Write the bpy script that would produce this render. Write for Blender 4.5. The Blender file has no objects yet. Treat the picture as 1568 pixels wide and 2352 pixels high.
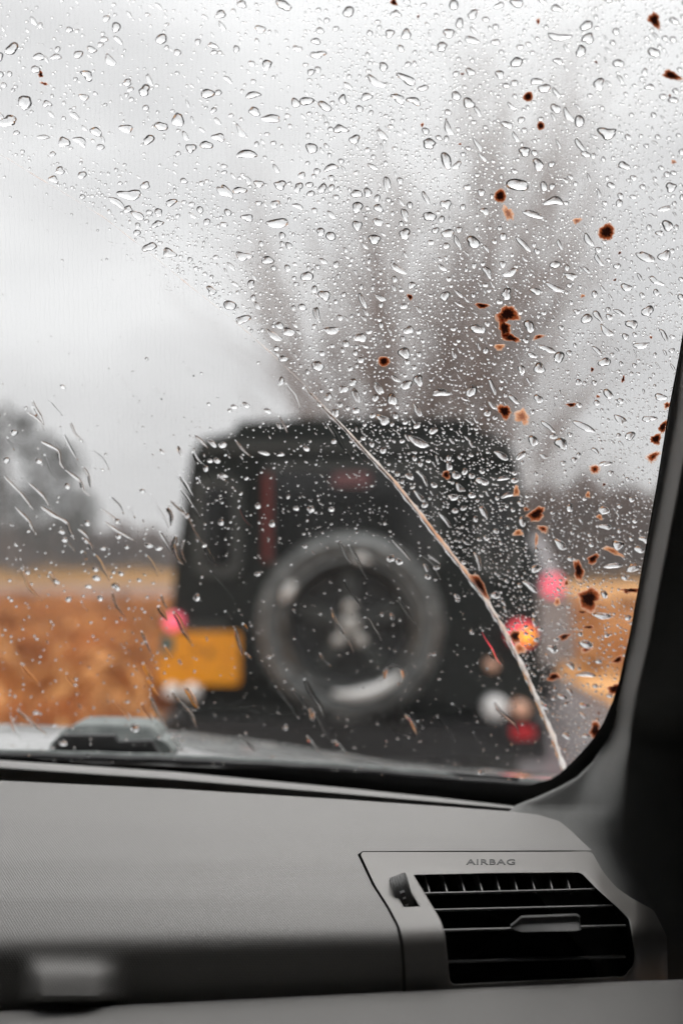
import bpy, bmesh, math, random
import numpy as np
from mathutils import Vector, Matrix
from mathutils.geometry import delaunay_2d_cdt
R = math.radians
rng = random.Random(7)
scn = bpy.context.scene
col = scn.collection

# ------------------------------------------------------------------ camera
EYE = Vector((0, 0, 1.35)); PITCH = R(2.15); K = 2286.7
cam_d = bpy.data.cameras.new('camera'); cam = bpy.data.objects.new('camera', cam_d); col.objects.link(cam)
cam.location = EYE; cam.rotation_euler = (R(90) + PITCH, 0, 0)
cam_d.sensor_fit = 'VERTICAL'; cam_d.sensor_height = 36; cam_d.sensor_width = 24; cam_d.lens = 35
cam_d.clip_start = 0.02; cam_d.clip_end = 3000
cam_d.dof.use_dof = True; cam_d.dof.focus_distance = 0.715; cam_d.dof.aperture_fstop = 2.6
scn.camera = cam
# ------------------------------------------------------------------ sky
SUN_EL, SUN_ROT = 62, 12
w = bpy.data.worlds.new('World'); scn.world = w; w.use_nodes = True
nt = w.node_tree; nt.nodes.clear(); N = nt.nodes.new; L = nt.links.new
wo = N('ShaderNodeOutputWorld'); bg = N('ShaderNodeBackground'); bg.inputs[1].default_value = 0.12
sky = N('ShaderNodeTexSky'); sky.sky_type = 'NISHITA'; sky.sun_disc = False
sky.sun_elevation = R(SUN_EL); sky.sun_rotation = R(SUN_ROT); sky.dust_density = 4
hs = N('ShaderNodeHueSaturation'); hs.inputs['Saturation'].default_value = 0.1
tc = N('ShaderNodeTexCoord'); mp = N('ShaderNodeMapping'); mp.inputs['Scale'].default_value = (1, 1, 2.2)
mp.inputs['Location'].default_value = (0.35, 0.1, 0.22)
nz = N('ShaderNodeTexNoise'); nz.inputs['Scale'].default_value = 2.3; nz.inputs['Detail'].default_value = 3; nz.inputs['Roughness'].default_value = .45
cr = N('ShaderNodeValToRGB'); cr.color_ramp.elements[0].position = .36; cr.color_ramp.elements[0].color = (4.3, 4.3, 4.36, 1)
cr.color_ramp.elements[1].position = .62; cr.color_ramp.elements[1].color = (6.9, 6.95, 6.98, 1)
sx = N('ShaderNodeSeparateXYZ'); el = N('ShaderNodeMapRange')   # overcast sky: brighter toward the zenith (CIE)
el.inputs[1].default_value = .45; el.inputs[2].default_value = .95; el.inputs[3].default_value = 1.0; el.inputs[4].default_value = 3.0
mul = N('ShaderNodeMix'); mul.data_type = 'RGBA'; mul.blend_type = 'MULTIPLY'; mul.inputs[0].default_value = 1
mx = N('ShaderNodeMix'); mx.data_type = 'RGBA'; mx.inputs[0].default_value = .93
L(tc.outputs['Generated'], mp.inputs[0]); L(mp.outputs[0], nz.inputs[0]); L(nz.outputs[0], cr.inputs[0])
L(tc.outputs['Generated'], sx.inputs[0]); L(sx.outputs[2], el.inputs[0])
L(cr.outputs[0], mul.inputs[6]); L(el.outputs[0], mul.inputs[7])
L(sky.outputs[0], hs.inputs['Color']); L(hs.outputs[0], mx.inputs[6]); L(mul.outputs[2], mx.inputs[7])
L(mx.outputs[2], bg.inputs[0]); L(bg.outputs[0], wo.inputs[0])
sd = bpy.data.lights.new('sun', 'SUN'); sd.energy = 1.5; sd.angle = R(40); sd.color = (1, .97, .94)
so = bpy.data.objects.new('sun', sd); col.objects.link(so)
az = R(SUN_ROT); e = R(SUN_EL)
so.rotation_euler = Vector((math.sin(az) * math.cos(e), math.cos(az) * math.cos(e), math.sin(e))).to_track_quat('Z', 'Y').to_euler()
scn.view_settings.view_transform = 'Standard'; scn.view_settings.look = 'None'
scn.view_settings.exposure = 0.3; scn.view_settings.gamma = 1; scn.view_settings.use_curve_mapping = False
c = scn.cycles
c.max_bounces = 14; c.transparent_max_bounces = 24; c.transmission_bounces = 10; c.diffuse_bounces = 4; c.glossy_bounces = 4
c.sample_clamp_indirect = 4; c.blur_glossy = .6; c.use_denoising = True

# ------------------------------------------------------------------ helpers
cp, sp = math.cos(PITCH), math.sin(PITCH)
def ray(px, py):
    a = (px - 784) / K; b = (1176 - py) / K
    return Vector((a, cp - b * sp, sp + b * cp))
def at(px, py, Y):
    d = ray(px, py); return EYE + d * (Y / d.y)
def interp(x, pts):
    if x <= pts[0][0]: return pts[0][1]
    for (a, b), (c_, d) in zip(pts, pts[1:]):
        if x <= c_: return b + (d - b) * (x - a) / (c_ - a)
    return pts[-1][1]
def sm(t): t = max(0, min(1, t)); return t * t * (3 - 2 * t)
# the windscreen's curved outer face
RAKE = .50
def glassY(x, z): return .915 - .10 * x - .22 * x * x - RAKE * (z - 1.144)
def G(px, py, off=0.0):
    d = ray(px, py); s = .8
    for _ in range(7):
        p = EYE + d * s
        s += (glassY(p.x, p.z) + off - p.y) / (d.y + .1 * d.x + RAKE * d.z)
    return EYE + d * s
def gnorm(p): return Vector((.10 + .44 * p.x, 1, RAKE)).normalized()

def obj(name, verts, faces, m, parent=None, smooth=False, label=None, cat=None, group=None, kind=None):
    me = bpy.data.meshes.new(name); me.from_pydata([tuple(v) for v in verts], [], faces); me.update()
    if smooth: me.polygons.foreach_set('use_smooth', [True] * len(me.polygons))
    me.materials.append(m)
    o = bpy.data.objects.new(name, me); col.objects.link(o)
    if parent: o.parent = parent
    tag(o, label, cat, group, kind); return o
def tag(o, label=None, cat=None, group=None, kind=None):
    for k, v in (('label', label), ('category', cat), ('group', group), ('kind', kind)):
        if v: o[k] = v
def bmobj(name, bm, m, parent=None, smooth=False, bevel=0, seg=2, **kw):
    if bevel: bmesh.ops.bevel(bm, geom=[e for e in bm.edges if e.calc_face_angle(0) > .5], offset=bevel, segments=seg, affect='EDGES', profile=.5, clamp_overlap=True)
    bmesh.ops.recalc_face_normals(bm, faces=bm.faces)
    me = bpy.data.meshes.new(name); bm.to_mesh(me); bm.free()
    if smooth:
        me.polygons.foreach_set('use_smooth', [True] * len(me.polygons))
        try: me.set_sharp_from_angle(angle=R(38))
        except Exception: pass
    me.materials.append(m)
    o = bpy.data.objects.new(name, me); col.objects.link(o)
    if parent: o.parent = parent
    tag(o, kw.get('label'), kw.get('cat'), kw.get('group'), kw.get('kind')); return o
def empty(name, loc, label, cat, group=None):
    o = bpy.data.objects.new(name, None); col.objects.link(o); o.location = loc; o.empty_display_size = .05
    tag(o, label, cat, group); return o
def rel(parent, o): o.parent = parent; o.matrix_parent_inverse = Matrix.Translation(parent.location).inverted(); return o
def box(bm, x0, x1, y0, y1, z0, z1):
    vs = [bm.verts.new((x, y, z)) for x in (x0, x1) for y in (y0, y1) for z in (z0, z1)]
    for f in ((0, 1, 3, 2), (4, 6, 7, 5), (0, 4, 5, 1), (2, 3, 7, 6), (0, 2, 6, 4), (1, 5, 7, 3)): bm.faces.new([vs[i] for i in f])
def prism(bm, pts, y0, y1):      # pts (x,z) extruded along y
    a = [bm.verts.new((x, y0, z)) for x, z in pts]; b = [bm.verts.new((x, y1, z)) for x, z in pts]
    n = len(pts); bm.faces.new(a); bm.faces.new(b[::-1])
    for i in range(n): bm.faces.new((a[i], b[i], b[(i + 1) % n], a[(i + 1) % n]))
def lathe(bm, prof, cx, cz, n=40, close=False):        # prof (r,y) around the y axis
    rings = []
    for r, y in prof:
        rings.append([bm.verts.new((cx + r * math.cos(2 * math.pi * k / n), y, cz + r * math.sin(2 * math.pi * k / n))) for k in range(n)])
    for a, b in zip(rings, rings[1:]):
        for k in range(n): bm.faces.new((a[k], a[(k + 1) % n], b[(k + 1) % n], b[k]))
    if close: bm.faces.new(rings[0]); bm.faces.new(rings[-1][::-1])
def rrect(x0, x1, z0, z1, r, n=5):
    out = []
    for cx, cz, a0 in ((x1 - r, z1 - r, 0), (x0 + r, z1 - r, 90), (x0 + r, z0 + r, 180), (x1 - r, z0 + r, 270)):
        for k in range(n + 1):
            a = R(a0 + 90 * k / n); out.append((cx + r * math.cos(a), cz + r * math.sin(a)))
    return out
def ring_prism(bm, outer, inner, y0, y1):
    n = len(outer); V = [[bm.verts.new((x, y, z)) for x, z in L_] for L_, y in ((outer, y0), (inner, y0), (inner, y1), (outer, y1))]
    for q in range(4):
        A, B = V[q], V[(q + 1) % 4]
        for i in range(n): bm.faces.new((A[i], A[(i + 1) % n], B[(i + 1) % n], B[i]))
def tube(V, F, pts, rads, n=6):
    base = len(V); pts = [Vector(p) for p in pts]
    for i, p in enumerate(pts):
        t = (pts[min(i + 1, len(pts) - 1)] - pts[max(i - 1, 0)]).normalized()
        u = t.cross(Vector((0, 1, .13))); u = u.normalized() if u.length > 1e-4 else Vector((1, 0, 0)); v = t.cross(u)
        for k in range(n):
            a = 2 * math.pi * k / n; V.append(p + (u * math.cos(a) + v * math.sin(a)) * rads[i])
    for i in range(len(pts) - 1):
        for k in range(n):
            F.append((base + i * n + k, base + i * n + (k + 1) % n, base + (i + 1) * n + (k + 1) % n, base + (i + 1) * n + k))

def mat(name, color, rough=.6, metal=0, var=0, vscale=8, bump=0, bscale=60, spec=.5, emit=None, estr=0, coat=0, color2=None, detail=4):
    m = bpy.data.materials.new(name); m.use_nodes = True; t = m.node_tree; b = t.nodes['Principled BSDF']
    b.inputs['Base Color'].default_value = (*color, 1); b.inputs['Roughness'].default_value = rough; b.inputs['Metallic'].default_value = metal
    b.inputs['Specular IOR Level'].default_value = spec; b.inputs['Coat Weight'].default_value = coat
    if emit: b.inputs['Emission Color'].default_value = (*emit, 1); b.inputs['Emission Strength'].default_value = estr
    co = t.nodes.new('ShaderNodeTexCoord')
    if var or color2:
        n = t.nodes.new('ShaderNodeTexNoise'); n.inputs['Scale'].default_value = vscale; n.inputs['Detail'].default_value = detail
        r = t.nodes.new('ShaderNodeValToRGB'); r.color_ramp.elements[0].position = .35; r.color_ramp.elements[1].position = .68
        c2 = color2 or tuple(min(1, x * (1 + var)) for x in color); c1 = color if color2 else tuple(x * (1 - var) for x in color)
        r.color_ramp.elements[0].color = (*c1, 1); r.color_ramp.elements[1].color = (*c2, 1)
        t.links.new(co.outputs['Object'], n.inputs[0]); t.links.new(n.outputs[0], r.inputs[0]); t.links.new(r.outputs[0], b.inputs['Base Color'])
    if bump:
        n2 = t.nodes.new('ShaderNodeTexNoise'); n2.inputs['Scale'].default_value = bscale; n2.inputs['Detail'].default_value = 3
        bp = t.nodes.new('ShaderNodeBump'); bp.inputs['Strength'].default_value = bump; bp.inputs['Distance'].default_value = .001 if bscale > 200 else .01
        t.links.new(co.outputs['Object'], n2.inputs[0]); t.links.new(n2.outputs[0], bp.inputs['Height']); t.links.new(bp.outputs[0], b.inputs['Normal'])
    return m

# ------------------------------------------------------------------ materials
M = {}
M['body'] = mat('dark_green_paint', (.011, .0145, .0135), .5, var=.25, vscale=3, bump=.1, bscale=14, coat=.0, spec=.2)
M['black'] = mat('black_plastic', (.012, .012, .013), .55, var=.3, vscale=10)
M['rubber'] = mat('tyre_rubber', (.12, .127, .125), .5, var=.5, vscale=14, bump=.4, bscale=40)
M['frame'] = mat('grey_window_rubber', (.045, .05, .048), .5, var=.2)
M['dglass'] = mat('dark_vehicle_glass', (.008, .009, .009), .12, spec=.5)
M['rim'] = mat('worn_steel_wheel', (.2, .205, .2), .35, metal=.7, var=.4, vscale=12)
M['rimdark'] = mat('dark_wheel_dish', (.02, .021, .021), .5, var=.3)
M['nut'] = mat('pale_hub_metal', (.62, .61, .58), .35, metal=.55)
M['bright'] = mat('rim_highlight_pale', (.85, .85, .83), .3, metal=.2)  # pale colour standing for sky highlights on the spare wheel
M['plate'] = mat('yellow_number_plate', (1.0, .38, .012), .45, var=.08, vscale=12)
M['smudge'] = mat('plate_smudge', (.40, .17, .03), .7)
M['red'] = mat('lit_red_lens', (.7, .03, .05), .25, emit=(1, .09, .12), estr=.85)
M['pink'] = mat('lit_pink_lens', (.8, .08, .15), .25, emit=(1, .16, .22), estr=.8)
M['amber'] = mat('lit_amber_lens', (.95, .35, .02), .25, emit=(1, .42, .02), estr=1.6)
M['reflector'] = mat('red_reflector', (.62, .01, .02), .2, emit=(.6, .0, .01), estr=.0)
M['white_lens'] = mat('clear_lamp_lens', (.95, .96, .95), .15, coat=1.0)
M['peach_lens'] = mat('peach_lamp_lens', (.88, .52, .36), .25, coat=.6)
M['teal'] = mat('teal_sticker', (.03, .14, .16), .4)
M['dkred'] = mat('dark_red_trim', (.16, .018, .014), .5)
M['pinkish'] = mat('dusty_pink_light_lens', (.17, .075, .08), .35)
M['silver'] = mat('silver_grey_paint', (.40, .38, .385), .3, metal=.3, var=.12, vscale=2, coat=.5)
M['road'] = mat('wet_asphalt', (.05, .048, .05), .22, color2=(.11, .10, .105), vscale=1.4, bump=.25, bscale=30, spec=.6)
M['track'] = mat('pinkish_grey_mud_track', (.20, .135, .105), .5, spec=0, color2=(.29, .205, .165), vscale=.5)
M['verge'] = mat('orange_brown_grass', (.22, .09, .03), .85, spec=0, color2=(.76, .37, .14), vscale=.75, detail=6)
M['field'] = mat('ochre_stubble_field', (.23, .115, .033), .9, spec=0, color2=(.32, .175, .055), vscale=.12)
M['bark'] = mat('grey_brown_bark', (.20, .16, .14), .9, var=.25)
M['twig'] = mat('pale_twigs', (.22, .165, .14), .9)
M['ivy'] = mat('dark_evergreen_leaf', (.03, .035, .03), .8, color2=(.07, .078, .068), vscale=1)
M['hedge'] = mat('purple_brown_twigs', (.15, .108, .094), .9, color2=(.27, .20, .172), vscale=1)
M['bracken'] = mat('dead_bracken', (.22, .085, .028), .85, spec=0, color2=(.82, .42, .16), vscale=.9)
M['golden'] = mat('golden_dead_grass', (.36, .17, .06), .85, spec=0, color2=(.80, .45, .20), vscale=1.3)
M['panel'] = mat('smooth_grey_plastic', (.212, .203, .192), .42, bump=.12, bscale=2500)
M['trim'] = mat('soft_grey_trim', (.25, .245, .237), .55, var=.04, vscale=20, bump=.25, bscale=1800)
M['ledge'] = mat('darker_grey_trim', (.15, .147, .141), .6, var=.04, vscale=20, bump=.25, bscale=1800)
M['pillar'] = mat('grey_pillar_fabric', (.20, .202, .197), .8, var=.08, vscale=25, bump=.5, bscale=1500)
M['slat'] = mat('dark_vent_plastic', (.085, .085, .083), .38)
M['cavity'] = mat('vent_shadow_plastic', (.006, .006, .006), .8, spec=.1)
M['ink'] = mat('dark_embossed_ink', (.035, .035, .035), .6)
M['mark'] = mat('white_wheel_mark', (.75, .76, .76), .5)
M['roof'] = mat('unseen_pale_headlining', (.12, .118, .115), .9)
M['cabin'] = mat('unseen_cabin_dark', (.07, .07, .068), .8, spec=.2)
M['frit'] = mat('black_screen_edge', (.008, .008, .008), .6)
M['bonnet'] = mat('wet_silver_bonnet', (.30, .305, .30), .18, coat=1.0, var=.2, vscale=30, bump=.6, bscale=120)
M['darkpaint'] = mat('dark_car_paint', (.012, .012, .013), .5, spec=.3)
M['wiper'] = mat('weathered_grey_cover', (.10, .115, .11), .6, color2=(.19, .21, .20), vscale=60, bump=.06, bscale=200)

def pad_material():
    m = bpy.data.materials.new('dimpled_grey_dashboard'); m.use_nodes = True; t = m.node_tree; b = t.nodes['Principled BSDF']
    b.inputs['Base Color'].default_value = (.208, .199, .188, 1); b.inputs['Roughness'].default_value = .52
    uv = t.nodes.new('ShaderNodeUVMap'); acc = None
    for ang in (0, 60, 120):
        dp = t.nodes.new('ShaderNodeVectorMath'); dp.operation = 'DOT_PRODUCT'
        k = 2 * math.pi / .00165; dp.inputs[1].default_value = (k * math.cos(R(ang + 30)), k * math.sin(R(ang + 30)), 0)
        t.links.new(uv.outputs[0], dp.inputs[0])
        cs = t.nodes.new('ShaderNodeMath'); cs.operation = 'COSINE'; t.links.new(dp.outputs['Value'], cs.inputs[0])
        if acc:
            ad = t.nodes.new('ShaderNodeMath'); ad.operation = 'ADD'; t.links.new(acc.outputs[0], ad.inputs[0]); t.links.new(cs.outputs[0], ad.inputs[1]); acc = ad
        else: acc = cs
    bp = t.nodes.new('ShaderNodeBump'); bp.inputs['Strength'].default_value = .35; bp.inputs['Distance'].default_value = .00012
    t.links.new(acc.outputs[0], bp.inputs['Height']); t.links.new(bp.outputs[0], b.inputs['Normal'])
    n = t.nodes.new('ShaderNodeTexNoise'); n.inputs['Scale'].default_value = 900; r = t.nodes.new('ShaderNodeValToRGB')
    r.color_ramp.elements[0].color = (.200, .191, .181, 1); r.color_ramp.elements[1].color = (.216, .207, .196, 1)
    e2 = r.color_ramp.elements.new(.78); e2.color = (.25, .245, .237, 1)
    t.links.new(uv.outputs[0], n.inputs[0]); t.links.new(n.outputs[0], r.inputs[0]); t.links.new(r.outputs[0], b.inputs['Base Color'])
    return m
M['pad'] = pad_material()
def pane_material():
    m = bpy.data.materials.new('laminated_glass'); m.use_nodes = True; t = m.node_tree; t.nodes.clear()
    o = t.nodes.new('ShaderNodeOutputMaterial'); mxs = t.nodes.new('ShaderNodeMixShader'); tr = t.nodes.new('ShaderNodeBsdfTransparent')
    tr.inputs[0].default_value = (.98, .98, .98, 1); gl = t.nodes.new('ShaderNodeBsdfGlossy'); gl.inputs['Roughness'].default_value = .0
    lw = t.nodes.new('ShaderNodeLayerWeight'); pw = t.nodes.new('ShaderNodeMath'); pw.operation = 'POWER'; pw.inputs[1].default_value = 5
    ma = t.nodes.new('ShaderNodeMath'); ma.operation = 'MULTIPLY_ADD'; ma.inputs[1].default_value = .9; ma.inputs[2].default_value = .022
    t.links.new(lw.outputs['Facing'], pw.inputs[0]); t.links.new(pw.outputs[0], ma.inputs[0]); t.links.new(ma.outputs[0], mxs.inputs[0])
    t.links.new(tr.outputs[0], mxs.inputs[1]); t.links.new(gl.outputs[0], mxs.inputs[2]); t.links.new(mxs.outputs[0], o.inputs[0]); return m
M['pane'] = pane_material()
def water_material():
    m = bpy.data.materials.new('rain_water'); m.use_nodes = True; t = m.node_tree; t.nodes.clear()
    o = t.nodes.new('ShaderNodeOutputMaterial'); g = t.nodes.new('ShaderNodeBsdfGlass'); g.inputs['IOR'].default_value = 1.333; g.inputs['Roughness'].default_value = 0
    t.links.new(g.outputs[0], o.inputs[0]); return m
M['water'] = water_material()
def dirt_material(name, dark, mid, pale, k=0, kmax=.9):
    m = bpy.data.materials.new(name); m.use_nodes = True; t = m.node_tree; t.nodes.clear()
    o = t.nodes.new('ShaderNodeOutputMaterial'); at_ = t.nodes.new('ShaderNodeAttribute'); at_.attribute_name = 'rim'
    co = t.nodes.new('ShaderNodeTexCoord'); n = t.nodes.new('ShaderNodeTexNoise'); n.inputs['Scale'].default_value = 700; n.inputs['Detail'].default_value = 3
    t.links.new(co.outputs['Object'], n.inputs[0])
    ad = t.nodes.new('ShaderNodeMath'); ad.operation = 'MULTIPLY_ADD'; ad.inputs[1].default_value = .75; t.links.new(n.outputs[0], ad.inputs[0])
    sb = t.nodes.new('ShaderNodeMath'); sb.operation = 'SUBTRACT'; sb.inputs[1].default_value = .375; t.links.new(at_.outputs['Fac'], sb.inputs[0]); t.links.new(sb.outputs[0], ad.inputs[2])
    r = t.nodes.new('ShaderNodeValToRGB'); r.color_ramp.elements[0].position = .25; r.color_ramp.elements[0].color = (*dark, 1)
    r.color_ramp.elements[1].position = .95; r.color_ramp.elements[1].color = (*pale, 1); x = r.color_ramp.elements.new(.68); x.color = (*mid, 1)
    t.links.new(ad.outputs[0], r.inputs[0])
    d = t.nodes.new('ShaderNodeBsdfDiffuse'); tl = t.nodes.new('ShaderNodeBsdfTranslucent'); tp = t.nodes.new('ShaderNodeBsdfTransparent')
    a = t.nodes.new('ShaderNodeMixShader'); a.inputs[0].default_value = .75; b = t.nodes.new('ShaderNodeMixShader')
    t.links.new(r.outputs[0], d.inputs[0]); t.links.new(r.outputs[0], tl.inputs[0]); t.links.new(d.outputs[0], a.inputs[1]); t.links.new(tl.outputs[0], a.inputs[2])
    ar = t.nodes.new('ShaderNodeMapRange'); ar.inputs[1].default_value = .72; ar.inputs[2].default_value = 1.15; ar.inputs[3].default_value = k; ar.inputs[4].default_value = kmax
    t.links.new(ad.outputs[0], ar.inputs[0]); t.links.new(ar.outputs[0], b.inputs[0]); t.links.new(a.outputs[0], b.inputs[1]); t.links.new(tp.outputs[0], b.inputs[2])
    t.links.new(b.outputs[0], o.inputs[0]); return m
M['dirt'] = dirt_material('rusty_leaf_dirt', (.012, .003, .002), (.34, .085, .028), (.85, .58, .42))
M['dirtpale'] = dirt_material('pale_orange_dirt', (.30, .09, .03), (.75, .36, .18), (.9, .72, .6), .15)
M['scum'] = dirt_material('milky_wiper_residue', (.90, .42, .18), (.95, .88, .82), (.97, .96, .95), .0, .3)
M['faint'] = dirt_material('faint_wiper_residue', (.7, .4, .25), (.9, .75, .65), (.95, .9, .87), .72)

# ------------------------------------------------------------------ outside: ground, road, field
def quadstrip(name, pts_l, pts_r, z, m, kind='structure', **kw):
    V = []; F = []
    for (xl, yl), (xr, yr) in zip(pts_l, pts_r): V += [(xl, yl, z), (xr, yr, z)]
    for i in range(len(pts_l) - 1): F.append((2 * i, 2 * i + 1, 2 * i + 3, 2 * i + 2))
    return obj(name, V, F, m, kind=kind, **kw)
V = []; F = []; nx, ny = 60, 60
for j in range(ny + 1):
    for i in range(nx + 1):
        y = -60 + 700 * (j / ny) ** 1.6; x = (i / nx - .5) * 2; x = 420 * x * abs(x) ** .6
        z = .0 + .0 * x
        if y > 40: z += sm((y - 40) / 260) * (1.2 + 2.0 * math.sin(x * .008 + 1))
        V.append((x, y, z - .004))
for j in range(ny):
    for i in range(nx): a = j * (nx + 1) + i; F.append((a, a + 1, a + nx + 2, a + nx + 1))
obj('ground', V, F, M['field'], smooth=True, kind='structure')
# rough orange verge on both sides, gently lumpy
def verge(x0, x1, y0, y1, seed):
    r = random.Random(seed); V = []; F = []; nx = 30; ny = 50; hs_ = [[r.uniform(0, 1) for _ in range(nx + 1)] for _ in range(ny + 1)]
    for j in range(ny + 1):
        for i in range(nx + 1):
            x = x0 + (x1 - x0) * i / nx; y = y0 + (y1 - y0) * j / ny
            edge = min(1, min(i, nx - i) / 3, min(j, ny - j) / 3)
            V.append((x, y, .004 + edge * (.04 + .12 * hs_[j][i])))
    for j in range(ny):
        for i in range(nx): a = j * (nx + 1) + i; F.append((a, a + 1, a + nx + 2, a + nx + 1))
    return V, F
V, F = verge(-24, -1.25, 2, 23, 3)
obj('verge', V, F, M['verge'], smooth=True, kind='structure')
V, F = verge(2.35, 22, 2, 36, 4)
obj('verge', V, F, M['golden'], smooth=True, kind='structure')
quadstrip('road', [(-1.3, -30), (-1.3, 20), (-1.0, 40)], [(2.4, -30), (2.4, 20), (2.9, 40)], .002, M['road'])
quadstrip('muddy_track', [(-40, 24.5), (-40, 33)][:2], [(-.6, 24.0), (-.4, 40)], .006, M['track'])
# bracken clumps: many small blades, one mass
def clumps(n, xr, yr, seed, hmax, m, name, kind='stuff', lab=None):
    r = random.Random(seed); V = []; F = []
    for _ in range(n):
        cx, cy = r.uniform(*xr), r.uniform(*yr); s = r.uniform(.5, 1)
        for _ in range(26):
            a = r.uniform(0, 6.28); h = hmax * s * r.uniform(.4, 1); sp_ = .35 * s * r.random()
            bx, by = cx + math.cos(a) * sp_ * .5, cy + math.sin(a) * sp_ * .5; tx, ty = cx + math.cos(a) * sp_ * 1.8, cy + math.sin(a) * sp_ * 1.8
            w_ = r.uniform(.01, .04); b = len(V)
            V += [(bx - w_, by, .02), (bx + w_, by, .02), (tx + w_, ty + w_, h), (tx - w_ * .5, ty, h * .95)]; F.append((b, b + 1, b + 2, b + 3))
    o = obj(name, V, F, m, kind=kind); return o
clumps(620, (-12, -1.5), (5.5, 24), 5, .45, M['bracken'], 'bracken')
clumps(260, (2.7, 9), (4, 20), 6, .6, M['golden'], 'dead_grass')

# ------------------------------------------------------------------ misty air
bm = bmesh.new(); box(bm, -440, 440, -75, 655, -1.2, 20); hz = bmobj('haze', bm, bpy.data.materials.new('misty_air'), kind='stuff')
hm = hz.data.materials[0]; hm.use_nodes = True; t_ = hm.node_tree; t_.nodes.clear(); vo = t_.nodes.new('ShaderNodeOutputMaterial'); pv = t_.nodes.new('ShaderNodeVolumePrincipled')
pv.inputs['Color'].default_value = (.95, .95, .95, 1); pv.inputs['Density'].default_value = .003; t_.links.new(pv.outputs[0], vo.inputs['Volume'])
# ------------------------------------------------------------------ trees
def branch(V, F, tips, p, d, ln, rad, depth, r, up):
    pts = [p]; rads = [rad]; n = 3
    for i in range(n):
        d = (d + Vector((r.gauss(0, .10), r.gauss(0, .10), up))).normalized(); p = p + d * ln / n
        pts.append(p); rads.append(rad * (1 - .45 * (i + 1) / n))
    tube(V, F, pts, rads, 5 if depth > 3 else 3)
    if depth == 0: return
    kids = 3 if depth > 1 else 4
    for k in range(kids):
        q = pts[1 + k % 3]; dd = (d + Vector((r.gauss(0, .36), r.gauss(0, .36), r.gauss(.02, .22)))).normalized()
        branch(V, F, tips, q.copy(), dd, ln * r.uniform(.55, .8), rad * .5, depth - 1, r, up)
def bare_tree(name, base, stems, seed, label, group=None, depth=5, trunk_m=M['bark'], crown_m=M['twig'], trunk_r=.13):
    r = random.Random(seed); root = empty(name, base, label, 'tree', group)
    TV = []; TF = []; CV = []; CF = []
    for (dx, dz, ln) in stems:
        d = Vector((dx, r.uniform(-.15, .15), dz)).normalized(); ln = ln * .93; p = Vector(base) + Vector((dx * .8, r.uniform(-.3, .3), 0)); pts = [p]; rads = [trunk_r]
        n = 7
        for i in range(n):
            d = (d + Vector((r.gauss(0, .04) - dx * .015, r.gauss(0, .04), .02))).normalized(); p = p + d * ln / n
            pts.append(p); rads.append(trunk_r * (1 - .82 * (i + 1) / n))
            if i >= 1:
                for k in range(4):
                    dd = (d * .9 + Vector((r.gauss(0, .40), r.gauss(0, .40), r.gauss(.1, .15)))).normalized()
                    branch(CV, CF, None, p.copy(), dd, ln * .17 * r.uniform(.6, 1.3), rads[-1] * .42, depth - 2, r, .06)
        tube(TV, TF, pts, rads, 7)
    rel(root, obj('trunk', TV, TF, trunk_m, smooth=True)); rel(root, obj('crown', CV, CF, crown_m))
    return root
b = at(925, 1262, 30); 
bare_tree('bare_tree', (b.x, 30, 0), [(-.52, 1, 10.5), (-.36, 1, 12.6), (-.18, 1, 11.0), (-.05, 1, 12), (.10, 1, 14.9), (.22, 1, 14.8), (.36, 1, 15.6), (.47, 1, 15.2), (.64, 1, 12.5), (-.27, 1, 9), (.15, 1, 11), (.85, 1, 9), (.30, 1, 11), (-.10, 1, 10), (.05, 1, 9.5), (.20, 1, 12), (-.44, 1, 9), (.42, 1, 11.5), (.0, 1, 13)], 11,
          'tall bare tree with many upright grey stems fanning out behind the dark off-road car', depth=5)
def leafy(name, base, blobs, seed, m, label, n=2600, size=.22, trunk=True, group=None, cat='tree'):
    r = random.Random(seed); root = empty(name, base, label, cat, group); V = []; F = []
    for (cx, cy, cz, rx, rz, share) in blobs:
        for _ in range(int(n * share)):
            while True:
                a, b_, c_ = (r.uniform(-1, 1) for _ in range(3))
                if a * a + b_ * b_ + c_ * c_ < 1: break
            p = Vector((base[0] + cx + a * rx, base[1] + cy + b_ * rx, cz + c_ * rz)); s = size * r.uniform(.5, 1.3)
            u = Vector((r.gauss(0, 1), r.gauss(0, 1), r.gauss(0, 1))).normalized() * s; v = u.cross(Vector((r.gauss(0, 1), r.gauss(0, 1), r.gauss(0, 1))).normalized())
            k = len(V); V += [p - u, p + v * .6, p + u, p - v * .6]; F.append((k, k + 1, k + 2, k + 3))
    rel(root, obj('crown', V, F, m))
    TV = []; TF = []
    for i in range(5):
        dx = r.uniform(-.4, .4); cx, cy, cz, rx, rz, _ = blobs[i % len(blobs)]
        tube(TV, TF, [(base[0] + dx * .3, base[1], 0), (base[0] + cx * .5 + dx, base[1], cz * .5), (base[0] + cx + dx * 2, base[1] + cy, cz + rz * .6)], [.18, .12, .03], 6)
    rel(root, obj('trunk', TV, TF, M['bark'], smooth=True)); return root
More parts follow.
